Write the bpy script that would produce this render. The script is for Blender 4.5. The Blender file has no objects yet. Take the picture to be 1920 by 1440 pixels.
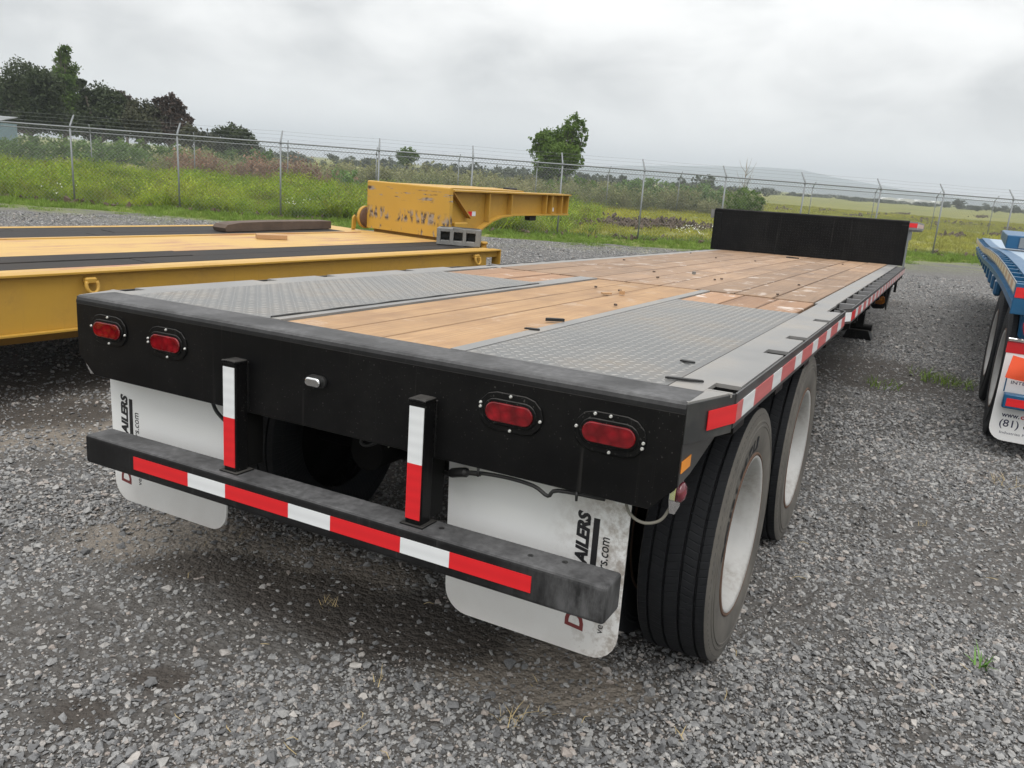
import bpy, bmesh, math, random
import numpy as np
from mathutils import Matrix, Vector
R_ = math.radians
sc = bpy.context.scene
col = sc.collection
rng = np.random.default_rng(7)
random.seed(7)

# ------------------------------------------------------------------ camera
CAM = np.array([1.709896843, -1.943831852, 1.724209734])
CR = np.array([0.878459384, 0.472387791, 0.071825380])
CU = np.array([-0.181980492, 0.191776063, 0.964419536])
CF = np.array([-0.441805626, 0.860274210, -0.254432845])
FPX = 1514.28
cd = bpy.data.cameras.new('camera')
cam = bpy.data.objects.new('camera', cd)
col.objects.link(cam)
cd.sensor_width = 36.0
cd.lens = 36.0 * FPX / 1920.0
cd.clip_start = 0.05
cd.clip_end = 9000.0
mw = Matrix.Identity(4)
for i in range(3):
    mw[i][0], mw[i][1], mw[i][2], mw[i][3] = CR[i], CU[i], -CF[i], CAM[i]
cam.matrix_world = mw
sc.camera = cam

# ------------------------------------------------------------------ world, sun, exposure
SUN_EL, SUN_AZ = R_(62), R_(150)          # azimuth clockwise from +Y
w = bpy.data.worlds.new('World')
sc.world = w
w.use_nodes = True
nt = w.node_tree
nt.nodes.clear()
def N(nt, t, **kw):
    n = nt.nodes.new(t)
    for k, v in kw.items():
        if k == 'i':
            for a, b in v.items():
                n.inputs[a].default_value = b
        else:
            setattr(n, k, v)
    return n
def L(nt, a, b):
    nt.links.new(a, b)
def math_(nt, op, a, b=None, c=None, clamp=False):
    n = N(nt, 'ShaderNodeMath', operation=op, use_clamp=clamp)
    for k, v in enumerate((a, b, c)):
        if v is None: continue
        if isinstance(v, (int, float)): n.inputs[k].default_value = v
        else: L(nt, v, n.inputs[k])
    return n.outputs[0]
def mixc(nt, fac, a, b, bt='MIX'):
    n = N(nt, 'ShaderNodeMix', data_type='RGBA', blend_type=bt)
    for k, v in ((0, fac), (6, a), (7, b)):
        if isinstance(v, (int, float)): n.inputs[k].default_value = v
        elif isinstance(v, (tuple, list)): n.inputs[k].default_value = (*v[:3], 1)
        else: L(nt, v, n.inputs[k])
    return n.outputs[2]
def ramp(nt, fac, stops, interp='LINEAR'):
    n = N(nt, 'ShaderNodeValToRGB')
    n.color_ramp.interpolation = interp
    e = n.color_ramp.elements
    while len(e) < len(stops): e.new(0.5)
    for k, (p, c) in enumerate(stops):
        e[k].position = p
        e[k].color = (c, c, c, 1) if isinstance(c, (int, float)) else (*c, 1)
    L(nt, fac, n.inputs[0])
    return n.outputs[0]
def mrange(nt, v, a, b, c=0.0, d=1.0, smooth=False):
    n = N(nt, 'ShaderNodeMapRange')
    n.clamp = True
    if smooth: n.interpolation_type = 'SMOOTHSTEP'
    L(nt, v, n.inputs[0])
    for k, x in enumerate((a, b, c, d)): n.inputs[k + 1].default_value = x
    return n.outputs[0]
tc = N(nt, 'ShaderNodeTexCoord')
sep = N(nt, 'ShaderNodeSeparateXYZ')
L(nt, tc.outputs['Generated'], sep.inputs[0])
zc = math_(nt, 'MAXIMUM', sep.outputs[2], 0.0)
cmb = N(nt, 'ShaderNodeMapping', i={'Scale': (1.0, 1.0, 2.0), 'Rotation': (0.0, 0.0, 0.35)})
L(nt, tc.outputs['Generated'], cmb.inputs[0])
n1 = N(nt, 'ShaderNodeTexNoise', i={'Scale': 2.3, 'Detail': 4.0, 'Roughness': 0.5, 'Distortion': 0.3})
n2 = N(nt, 'ShaderNodeTexNoise', i={'Scale': 7.5, 'Detail': 6.0, 'Roughness': 0.52, 'Distortion': 0.35})
mp = N(nt, 'ShaderNodeMapping', i={'Location': (3.1, 0.7, 0.0)})
L(nt, cmb.outputs[0], mp.inputs[0])
L(nt, mp.outputs[0], n1.inputs['Vector'])
L(nt, mp.outputs[0], n2.inputs['Vector'])
cl = math_(nt, 'ADD', math_(nt, 'MULTIPLY', n1.outputs[0], 0.58), math_(nt, 'MULTIPLY', n2.outputs[0], 0.42))
cloud = ramp(nt, cl, [(0.37, (0.415, 0.42, 0.42)), (0.45, (0.515, 0.517, 0.512)), (0.53, (0.60, 0.60, 0.592)), (0.64, (0.68, 0.675, 0.66))])
glow = mrange(nt, sep.outputs[2], 0.0, 0.12, 0.8, 0.0, True)
cloud = mixc(nt, glow, cloud, (0.80, 0.80, 0.785))
# an overcast sky is about three times as bright overhead as at the horizon
cie = math_(nt, 'MULTIPLY_ADD', zc, 1.0, 0.98)
cloud = mixc(nt, 1.0, cloud, cie, 'MULTIPLY')
sky = N(nt, 'ShaderNodeTexSky', sky_type='NISHITA')
sky.sun_disc = False
sky.sun_elevation = SUN_EL
sky.sun_rotation = SUN_AZ
bg1 = N(nt, 'ShaderNodeBackground', i={'Strength': 0.06})
L(nt, sky.outputs[0], bg1.inputs[0])
bg2 = N(nt, 'ShaderNodeBackground', i={'Strength': 1.22})
L(nt, cloud, bg2.inputs[0])
ms = N(nt, 'ShaderNodeMixShader', i={0: 0.94})
L(nt, bg1.outputs[0], ms.inputs[1])
L(nt, bg2.outputs[0], ms.inputs[2])
wo = N(nt, 'ShaderNodeOutputWorld')
L(nt, ms.outputs[0], wo.inputs[0])

sl = bpy.data.lights.new('sun', 'SUN')
sl.energy = 1.5
sl.angle = R_(40)
sl.color = (1.0, 0.97, 0.93)
sun = bpy.data.objects.new('sun', sl)
col.objects.link(sun)
sd = Vector((math.sin(SUN_AZ) * math.cos(SUN_EL), math.cos(SUN_AZ) * math.cos(SUN_EL), math.sin(SUN_EL)))
sun.rotation_euler = sd.to_track_quat('Z', 'Y').to_euler()
sun.location = (0, 0, 30)

vs = sc.view_settings
vs.view_transform = 'Standard'
vs.look = 'None'
vs.exposure = 0.45
vs.gamma = 1.0
vs.use_curve_mapping = False
sc.cycles.max_bounces = 6
sc.cycles.diffuse_bounces = 3
sc.cycles.volume_bounces = 0
sc.cycles.transparent_max_bounces = 8
sc.cycles.use_denoising = True

# ------------------------------------------------------------------ helpers
def pix(px, py, z=0.0):
    """ground point (height z) seen at a photo pixel: used to take measurements from the photograph"""
    d = CF + (px - 960) / FPX * CR - (py - 720) / FPX * CU
    return CAM + d * (z - CAM[2]) / d[2]
def pix_depth(px, py, depth):
    return CAM + (CF + (px - 960) / FPX * CR - (py - 720) / FPX * CU) * depth
def proj(P):
    d = np.asarray(P, float) - CAM
    z = d @ CF
    return 960 + FPX * (d @ CR) / z, 720 - FPX * (d @ CU) / z, z

class MB:
    def __init__(s):
        s.v, s.f, s.sm = [], [], []
    def add(s, vs, fs, smooth=False):
        o = len(s.v)
        s.v.extend([tuple(map(float, p)) for p in vs])
        s.f.extend([tuple(i + o for i in f) for f in fs])
        s.sm.extend([smooth] * len(fs))
        return s
    def box(s, x0, x1, y0, y1, z0, z1):
        vs = [(x, y, z) for z in (z0, z1) for y in (y0, y1) for x in (x0, x1)]
        return s.add(vs, [(0, 2, 3, 1), (4, 5, 7, 6), (0, 1, 5, 4), (2, 6, 7, 3), (0, 4, 6, 2), (1, 3, 7, 5)])
    def prism(s, poly, axis, a, b):
        """2D polygon extruded along axis 'x','y' or 'z'"""
        def P(p, t):
            return {'x': (t, p[0], p[1]), 'y': (p[0], t, p[1]), 'z': (p[0], p[1], t)}[axis]
        n = len(poly)
        vs = [P(p, a) for p in poly] + [P(p, b) for p in poly]
        fs = [tuple(range(n))[::-1], tuple(range(n, 2 * n))]
        fs += [(i, (i + 1) % n, n + (i + 1) % n, n + i) for i in range(n)]
        return s.add(vs, fs)
    def cyl(s, p0, p1, r0, r1=None, n=12, caps=True, smooth=True):
        r1 = r0 if r1 is None else r1
        return s.tube([p0, p1], [r0, r1], n, caps, smooth)
    def tube(s, pts, rs, n=8, caps=True, smooth=True):
        pts = [Vector(p) for p in pts]
        if isinstance(rs, (int, float)): rs = [rs] * len(pts)
        vs, fs = [], []
        up = None
        for i, p in enumerate(pts):
            t = (pts[min(i + 1, len(pts) - 1)] - pts[max(i - 1, 0)]).normalized()
            if up is None:
                a = Vector((0, 0, 1)) if abs(t.z) < 0.9 else Vector((1, 0, 0))
                up = (a - t * a.dot(t)).normalized()
            else:
                up = (up - t * up.dot(t)).normalized()
            sd_ = t.cross(up)
            for k in range(n):
                an = 2 * math.pi * k / n
                vs.append(p + (up * math.cos(an) + sd_ * math.sin(an)) * rs[i])
        for i in range(len(pts) - 1):
            for k in range(n):
                a, b = i * n + k, i * n + (k + 1) % n
                fs.append((a, b, b + n, a + n))
        o = len(s.v)
        s.add(vs, fs, smooth)
        if caps:
            s.f.append(tuple(o + k for k in range(n))[::-1]); s.sm.append(False)
            e = o + (len(pts) - 1) * n
            s.f.append(tuple(e + k for k in range(n))); s.sm.append(False)
        return s
    def lathe(s, prof, c, n=48, smooth=True, closed=False):
        """profile [(x, r)] spun round the X axis through c"""
        vs, fs = [], []
        m = len(prof)
        for k in range(n):
            an = 2 * math.pi * k / n
            for (x, r) in prof:
                vs.append((c[0] + x, c[1] + r * math.cos(an), c[2] + r * math.sin(an)))
        for k in range(n):
            k2 = (k + 1) % n
            for i in range(m if closed else m - 1):
                j = (i + 1) % m
                fs.append((k * m + i, k * m + j, k2 * m + j, k2 * m + i))
        return s.add(vs, fs, smooth)
    def mesh(s, name, bevel=0.0, seg=2):
        me = bpy.data.meshes.new(name)
        me.from_pydata(s.v, [], s.f)
        me.polygons.foreach_set('use_smooth', s.sm)
        bm = bmesh.new()
        bm.from_mesh(me)
        bmesh.ops.recalc_face_normals(bm, faces=bm.faces)
        if bevel > 0:
            es = [e for e in bm.edges if len(e.link_faces) == 2 and e.calc_face_angle(0) > 0.5]
            bmesh.ops.bevel(bm, geom=es, offset=bevel, segments=seg, affect='EDGES', profile=0.5, clamp_overlap=True)
        bm.to_mesh(me)
        bm.free()
        me.update()
        return me
    def build(s, name, mat, parent=None, bevel=0.0, seg=2):
        return mk(name, s.mesh(name, bevel, seg), mat, parent)

def mk(name, me, mat, parent=None):
    o = bpy.data.objects.new(name, me)
    if mat is not None and len(me.materials) == 0:
        me.materials.append(mat)
    col.objects.link(o)
    if parent is not None: o.parent = parent
    return o
def dupo(o, parent=None, **kw):
    c = o.copy()
    col.objects.link(c)
    c.parent = parent
    for k, v in kw.items(): setattr(c, k, v)
    return c
def dup_tree(o, parent=None):
    c = dupo(o, parent)
    for ch in list(o.children): dup_tree(ch, c)
    return c
def empty(name, loc=(0, 0, 0), rz=0.0):
    o = bpy.data.objects.new(name, None)
    o.empty_display_size = 0.3
    col.objects.link(o)
    o.location = loc
    o.rotation_euler = (0, 0, rz)
    return o
def tag(o, label=None, cat=None, group=None, kind=None):
    if label: o['label'] = label
    if cat: o['category'] = cat
    if group: o['group'] = group
    if kind: o['kind'] = kind
    return o
def np_mesh(name, V, F, mat=None, smooth=False):
    """V (n,3), F (m,k) arrays -> mesh"""
    me = bpy.data.meshes.new(name)
    V = np.ascontiguousarray(V, dtype=np.float32)
    F = np.ascontiguousarray(F, dtype=np.int32)
    m, k = F.shape
    me.vertices.add(len(V)); me.vertices.foreach_set('co', V.ravel())
    me.loops.add(m * k); me.loops.foreach_set('vertex_index', F.ravel())
    me.polygons.add(m)
    me.polygons.foreach_set('loop_start', np.arange(0, m * k, k, dtype=np.int32))
    me.polygons.foreach_set('use_smooth', np.full(m, smooth))
    me.update(calc_edges=True)
    if mat: me.materials.append(mat)
    return me
def text_mesh(body, size, bold=0.0, shear=0.0, extrude=0.0, spacing=1.0):
    cu = bpy.data.curves.new('lettering', 'FONT')
    cu.body = body; cu.size = size; cu.offset = bold; cu.shear = shear; cu.extrude = extrude
    cu.space_character = spacing
    cu.resolution_u = 3
    ob = bpy.data.objects.new('lettering', cu)
    me = bpy.data.meshes.new_from_object(ob)
    bpy.data.objects.remove(ob)
    return me
def place_text(body, parent, mat, box, axes, name='lettering', bold=0.0, shear=0.0):
    """fit the text in box=(u0,u1,v0,v1) of the frame axes=(origin, U, V)"""
    me = text_mesh(body, 1.0, bold, shear)
    n = len(me.vertices)
    co = np.zeros(n * 3, dtype=np.float32); me.vertices.foreach_get('co', co)
    co = co.reshape(-1, 3)
    lo, hi = co.min(0), co.max(0)
    u0, u1, v0, v1 = box
    su = (u1 - u0) / (hi[0] - lo[0]); sv = (v1 - v0) / (hi[1] - lo[1])
    O, Ud, Vd = (np.array(a, float) for a in axes)
    P = O + np.outer(u0 + (co[:, 0] - lo[0]) * su, Ud) + np.outer(v0 + (co[:, 1] - lo[1]) * sv, Vd)
    me.vertices.foreach_set('co', P.astype(np.float32).ravel())
    me.update()
    me.name = name
    return mk(name, me, mat, parent)

def curve(p, n=24):
    p = [np.array(a, float) for a in p]
    out = []
    q = [2 * p[0] - p[1]] + p + [2 * p[-1] - p[-2]]
    for i in range(1, len(q) - 2):
        for t in np.linspace(0, 1, n // (len(p) - 1) + 2)[:-1]:
            out.append(0.5 * ((2 * q[i]) + (-q[i - 1] + q[i + 1]) * t + (2 * q[i - 1] - 5 * q[i] + 4 * q[i + 1] - q[i + 2]) * t * t + (-q[i - 1] + 3 * q[i] - 3 * q[i + 1] + q[i + 2]) * t ** 3))
    out.append(p[-1])
    return out

# ------------------------------------------------------------------ materials
MAT = {}
def new_mat(name):
    m = bpy.data.materials.new(name)
    m.use_nodes = True
    nt = m.node_tree
    nt.nodes.clear()
    b = N(nt, 'ShaderNodeBsdfPrincipled')
    o = N(nt, 'ShaderNodeOutputMaterial')
    L(nt, b.outputs[0], o.inputs[0])
    MAT[name] = m
    return m, nt, b
def tex(nt, kind='Object', scale=(1, 1, 1), loc=(0, 0, 0)):
    t = N(nt, 'ShaderNodeTexCoord')
    src = t.outputs[kind]
    if kind == 'Position':
        src = N(nt, 'ShaderNodeNewGeometry').outputs['Position']
    m = N(nt, 'ShaderNodeMapping', i={'Scale': scale, 'Location': loc})
    L(nt, src, m.inputs[0])
    return m.outputs[0]
def geo_pos(nt, scale=(1, 1, 1)):
    m = N(nt, 'ShaderNodeMapping', i={'Scale': scale})
    L(nt, N(nt, 'ShaderNodeNewGeometry').outputs['Position'], m.inputs[0])
    return m.outputs[0]
def noise(nt, vec, scale, detail=4.0, rough=0.55, dist=0.0):
    n = N(nt, 'ShaderNodeTexNoise', i={'Scale': scale, 'Detail': detail, 'Roughness': rough, 'Distortion': dist})
    L(nt, vec, n.inputs['Vector'])
    return n.outputs[0]
def bump(nt, b, h, strength=0.3, dist=0.01):
    n = N(nt, 'ShaderNodeBump', i={'Strength': strength, 'Distance': dist})
    L(nt, h, n.inputs['Height'])
    L(nt, n.outputs[0], b.inputs['Normal'])
def put(nt, b, sock, v):
    if isinstance(v, (int, float)): b.inputs[sock].default_value = v
    elif isinstance(v, (tuple, list)): b.inputs[sock].default_value = (*v[:3], 1)
    else: L(nt, v, b.inputs[sock])
def paint(name, c, rough=0.5, dust=None, dust_amt=0.35, up_dust=0.0, metal=0.0, var=0.12, scale=3.0, streak=0.0, fine=0.0, spec=0.5, specks=0.0):
    """painted or coated surface: tone variation, patchy dust, dust that settles on what faces up, run marks"""
    m, nt, b = new_mat(name)
    v = tex(nt)
    n1 = noise(nt, v, scale, 6, 0.6)
    n2 = noise(nt, v, scale * 9, 4, 0.6)
    dark = tuple(x * (1 - var) for x in c); lite = tuple(min(1, x * (1 + var)) for x in c)
    base = mixc(nt, n1, dark, lite)
    if dust:
        k = ramp(nt, n1, [(0.42, 0.0), (0.75, 1.0)])
        k = math_(nt, 'MULTIPLY', k, ramp(nt, n2, [(0.3, 0.3), (0.7, 1.0)]))
        k = math_(nt, 'MULTIPLY', k, dust_amt)
        if up_dust > 0:
            g = N(nt, 'ShaderNodeNewGeometry')
            s = N(nt, 'ShaderNodeSeparateXYZ'); L(nt, g.outputs['Normal'], s.inputs[0])
            up = mrange(nt, s.outputs[2], 0.35, 0.95)
            up = math_(nt, 'MULTIPLY', math_(nt, 'MULTIPLY', up, ramp(nt, n1, [(0.34, 0.35), (0.66, 1.0)])), ramp(nt, n2, [(0.3, 0.6), (0.7, 1.15)]))
            k = math_(nt, 'MAXIMUM', k, math_(nt, 'MULTIPLY', up, up_dust))
        if streak > 0:
            vs_ = tex(nt, scale=(48, 48, 1.1))
            st = ramp(nt, noise(nt, vs_, 1.0, 3, 0.6), [(0.60, 0.0), (0.72, 1.0)])
            k = math_(nt, 'MAXIMUM', k, math_(nt, 'MULTIPLY', st, streak))
        if specks > 0:
            sp_ = ramp(nt, noise(nt, v, 120, 2, 0.5), [(0.66, 0.0), (0.70, 1.0)])
            k = math_(nt, 'MAXIMUM', k, math_(nt, 'MULTIPLY', math_(nt, 'MULTIPLY', sp_, specks), ramp(nt, n1, [(0.4, 0.0), (0.6, 1.0)])))
        if name == 'black_bumper':     # the end of the bar is scraped and chalky
            sx_ = N(nt, 'ShaderNodeSeparateXYZ'); L(nt, v, sx_.inputs[0])
            k = math_(nt, 'MAXIMUM', k, math_(nt, 'MULTIPLY', mrange(nt, sx_.outputs[0], 0.72, 1.09), math_(nt, 'MULTIPLY', ramp(nt, noise(nt, tex(nt, scale=(14, 14, 5)), 1.0, 6, 0.7), [(0.38, 0.15), (0.66, 1.0)]), mrange(nt, sx_.outputs[2], 0.60, 0.46, 0.0, 0.6))))
        base = mixc(nt, k, base, dust)
        put(nt, b, 'Roughness', math_(nt, 'MULTIPLY_ADD', k, 0.45, rough, True))
    else:
        put(nt, b, 'Roughness', math_(nt, 'MULTIPLY_ADD', n2, 0.16, rough - 0.08, True))
    put(nt, b, 'Base Color', base)
    b.inputs['Metallic'].default_value = metal
    b.inputs['Specular IOR Level'].default_value = spec
    if fine > 0: bump(nt, b, n2, fine, 0.004)
    return m

DUST = (0.235, 0.225, 0.21)
paint('black_paint', (0.0030, 0.0030, 0.0034), 0.42, DUST, 0.035, 0.26, streak=0.06, fine=0.06, spec=0.15, specks=0.22)
paint('black_bumper', (0.0075, 0.0075, 0.008), 0.5, (0.20, 0.20, 0.205), 0.07, 0.62, streak=0.10, scale=5, fine=0.15, spec=0.2, specks=0.12)
paint('black_hidden', (0.005, 0.005, 0.005), 0.65, (0.02, 0.018, 0.016), 0.3, spec=0.12)
paint('grey_plate', (0.215, 0.213, 0.21), 0.45, (0.30, 0.262, 0.215), 0.75, 0.0, var=0.35, scale=3.4, fine=0.08, metal=0.1)
paint('black_dusty', (0.028, 0.029, 0.031), 0.38, (0.20, 0.19, 0.175), 0.4, 0.3, streak=0.12, scale=5)
paint('tread_plate', (0.130, 0.131, 0.131), 0.38, (0.235, 0.20, 0.16), 0.9, 0.0, var=0.4, scale=2.1, fine=0.05, metal=0.2)
paint('tread_worn', (0.28, 0.277, 0.27), 0.36, (0.26, 0.225, 0.18), 0.7, 0.0, var=0.35, scale=2.1, metal=0.3)
paint('steel_edge', (0.20, 0.20, 0.205), 0.5, (0.26, 0.24, 0.21), 0.6, 0.0, var=0.25, scale=5, metal=0.3)
paint('galvanised', (0.20, 0.215, 0.225), 0.5, (0.24, 0.24, 0.235), 0.4, metal=0.2, var=0.15)
paint('wire', (0.20, 0.21, 0.215), 0.5, metal=0.2)
paint('chrome', (0.75, 0.75, 0.75), 0.12, metal=1.0, var=0.03)
paint('screw', (0.72, 0.72, 0.70), 0.3, metal=0.6, var=0.05)
paint('cable', (0.012, 0.012, 0.012), 0.55)
paint('cable_pale', (0.20, 0.19, 0.16), 0.6)
paint('rim_white', (0.40, 0.40, 0.395), 0.42, (0.17, 0.15, 0.125), 0.9, 0.45, var=0.15, scale=5, streak=0.25)
paint('rust', (0.10, 0.055, 0.035), 0.85, var=0.4, scale=12)
paint('yellow_paint', (0.45, 0.262, 0.040), 0.46, (0.20, 0.115, 0.04), 0.55, 0.0, var=0.12, scale=2.6, streak=0.22, spec=0.4, specks=0.5)
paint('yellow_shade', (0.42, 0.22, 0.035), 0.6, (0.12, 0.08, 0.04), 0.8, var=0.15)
paint('blue_paint', (0.004, 0.080, 0.185), 0.35, (0.10, 0.13, 0.17), 0.2, var=0.12)
paint('blue_deck', (0.28, 0.37, 0.47), 0.35, (0.3, 0.33, 0.36), 0.4, metal=0.3)
paint('red_paint', (0.46, 0.012, 0.018), 0.35)
paint('white_panel', (0.76, 0.76, 0.755), 0.4, (0.45, 0.43, 0.40), 0.2, var=0.04)
paint('orange_cloth', (0.80, 0.095, 0.03), 0.7, var=0.1)
paint('ink', (0.014, 0.014, 0.016), 0.5)
paint('ink_navy', (0.016, 0.018, 0.055), 0.5)
paint('ink_red', (0.17, 0.03, 0.03), 0.5)
paint('ink_bright_red', (0.55, 0.02, 0.03), 0.5)
paint('amber', (0.78, 0.27, 0.02), 0.35, var=0.05)
paint('concrete', (0.165, 0.165, 0.16), 0.9, (0.26, 0.25, 0.24), 0.5, var=0.3, scale=9, fine=0.5)
paint('old_timber', (0.088, 0.062, 0.047), 0.85, (0.17, 0.125, 0.10), 0.5, var=0.35, scale=6, fine=0.3)
paint('fresh_timber', (0.40, 0.24, 0.12), 0.75, (0.30, 0.17, 0.09), 0.5, var=0.25, scale=14)
paint('black_plank', (0.020, 0.018, 0.017), 0.7, (0.065, 0.056, 0.05), 0.8, 0.0, var=0.5, scale=3.0, fine=0.3, spec=0.25)
paint('bark', (0.085, 0.07, 0.058), 0.9, var=0.4, scale=6)
paint('dry_twig', (0.24, 0.20, 0.15), 0.9, var=0.3)
paint('shed_blue', (0.20, 0.30, 0.38), 0.6, (0.3, 0.33, 0.35), 0.4)
paint('far_wall', (0.62, 0.63, 0.62), 0.7)
paint('clod', (0.085, 0.062, 0.046), 0.95, (0.16, 0.13, 0.10), 0.5, var=0.4, scale=8)
paint('straw', (0.42, 0.33, 0.17), 0.85, var=0.3)
paint('weed_green', (0.09, 0.20, 0.03), 0.7, var=0.3)
paint('flower', (0.80, 0.80, 0.74), 0.7, var=0.05)

def mat_tape(name, a, bcol):
    m, nt, b = new_mat(name)
    v = tex(nt)
    n1 = noise(nt, v, 6, 4)
    base = mixc(nt, n1, a, bcol)
    s = N(nt, 'ShaderNodeTexWave', wave_type='BANDS', bands_direction='Z', i={'Scale': 9.0, 'Distortion': 0.2})
    L(nt, v, s.inputs[0])
    base = mixc(nt, math_(nt, 'MULTIPLY', s.outputs[1], 0.16), base, tuple(x * 0.55 for x in a))
    put(nt, b, 'Base Color', base)
    b.inputs['Roughness'].default_value = 0.32
mat_tape('tape_red', (0.62, 0.012, 0.018), (0.70, 0.02, 0.025))
mat_tape('tape_white', (0.66, 0.68, 0.70), (0.74, 0.755, 0.765))
mat_tape('tape_red_faded', (0.50, 0.10, 0.10), (0.60, 0.16, 0.16))
mat_tape('tape_buff', (0.62, 0.55, 0.42), (0.68, 0.62, 0.50))
mat_tape('tape_tan', (0.42, 0.24, 0.13), (0.46, 0.28, 0.16))

def mat_lens(name, c):
    m, nt, b = new_mat(name)
    v = tex(nt, scale=(1, 1, 1))
    vo = N(nt, 'ShaderNodeTexVoronoi', i={'Scale': 34.0}); L(nt, v, vo.inputs['Vector'])
    wv = noise(nt, v, 24, 2)
    k = ramp(nt, vo.outputs['Distance'], [(0.1, 1.0), (0.75, 0.0)])
    put(nt, b, 'Base Color', mixc(nt, math_(nt, 'MULTIPLY', k, wv), tuple(x * 0.28 for x in c), c))
    b.inputs['Roughness'].default_value = 0.12
    b.inputs['Coat Weight'].default_value = 0.4
    bump(nt, b, vo.outputs['Distance'], 0.25, 0.004)
mat_lens('lens_red', (0.36, 0.006, 0.014))
mat_lens('lens_pink', (0.36, 0.06, 0.09))
mat_lens('lens_amber', (0.60, 0.20, 0.02))

def mat_flap():
    m, nt, b = new_mat('flap_white')
    v = tex(nt)
    n1 = noise(nt, v, 3.5, 6, 0.65); n2 = noise(nt, v, 30, 4, 0.7)
    s = N(nt, 'ShaderNodeSeparateXYZ'); L(nt, v, s.inputs[0])
    edge = mrange(nt, s.outputs[0], 0.80, 1.06)          # road dirt thrown by the outer tyre
    low = mrange(nt, s.outputs[2], 0.30, 0.08)
    k = math_(nt, 'MULTIPLY', ramp(nt, n2, [(0.38, 0.0), (0.62, 1.0)]), math_(nt, 'MULTIPLY', edge, 0.8))
    k2 = math_(nt, 'MULTIPLY', math_(nt, 'MULTIPLY', low, n1), 0.7)
    k = math_(nt, 'MAXIMUM', k, k2)
    k = math_(nt, 'MAXIMUM', k, math_(nt, 'MULTIPLY', ramp(nt, n1, [(0.5, 0.0), (0.85, 1.0)]), 0.22))
    put(nt, b, 'Base Color', mixc(nt, k, (0.77, 0.775, 0.77), (0.27, 0.225, 0.185)))
    b.inputs['Roughness'].default_value = 0.5
mat_flap()

def mat_tyre():
    m, nt, b = new_mat('tyre')
    v = tex(nt)
    n1 = noise(nt, v, 5, 6, 0.6); n2 = noise(nt, v, 60, 3)
    k = ramp(nt, n1, [(0.35, 0.1), (0.7, 0.9)])
    base = mixc(nt, k, (0.064, 0.060, 0.054), (0.128, 0.117, 0.102))
    put(nt, b, 'Base Color', base)
    b.inputs['Roughness'].default_value = 0.78
    bump(nt, b, n2, 0.12, 0.003)
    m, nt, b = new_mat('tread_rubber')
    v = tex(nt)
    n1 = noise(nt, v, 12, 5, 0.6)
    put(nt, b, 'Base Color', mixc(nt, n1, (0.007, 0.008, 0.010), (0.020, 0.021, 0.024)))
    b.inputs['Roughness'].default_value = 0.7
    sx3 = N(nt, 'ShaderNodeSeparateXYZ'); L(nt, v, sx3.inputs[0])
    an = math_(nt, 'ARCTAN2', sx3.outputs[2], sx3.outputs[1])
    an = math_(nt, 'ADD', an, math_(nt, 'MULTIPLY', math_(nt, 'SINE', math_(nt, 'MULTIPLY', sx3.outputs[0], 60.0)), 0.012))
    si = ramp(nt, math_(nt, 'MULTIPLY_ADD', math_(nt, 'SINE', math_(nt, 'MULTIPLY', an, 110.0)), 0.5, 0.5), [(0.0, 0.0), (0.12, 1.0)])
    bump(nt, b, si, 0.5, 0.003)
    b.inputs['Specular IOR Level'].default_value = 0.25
mat_tyre()

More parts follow.
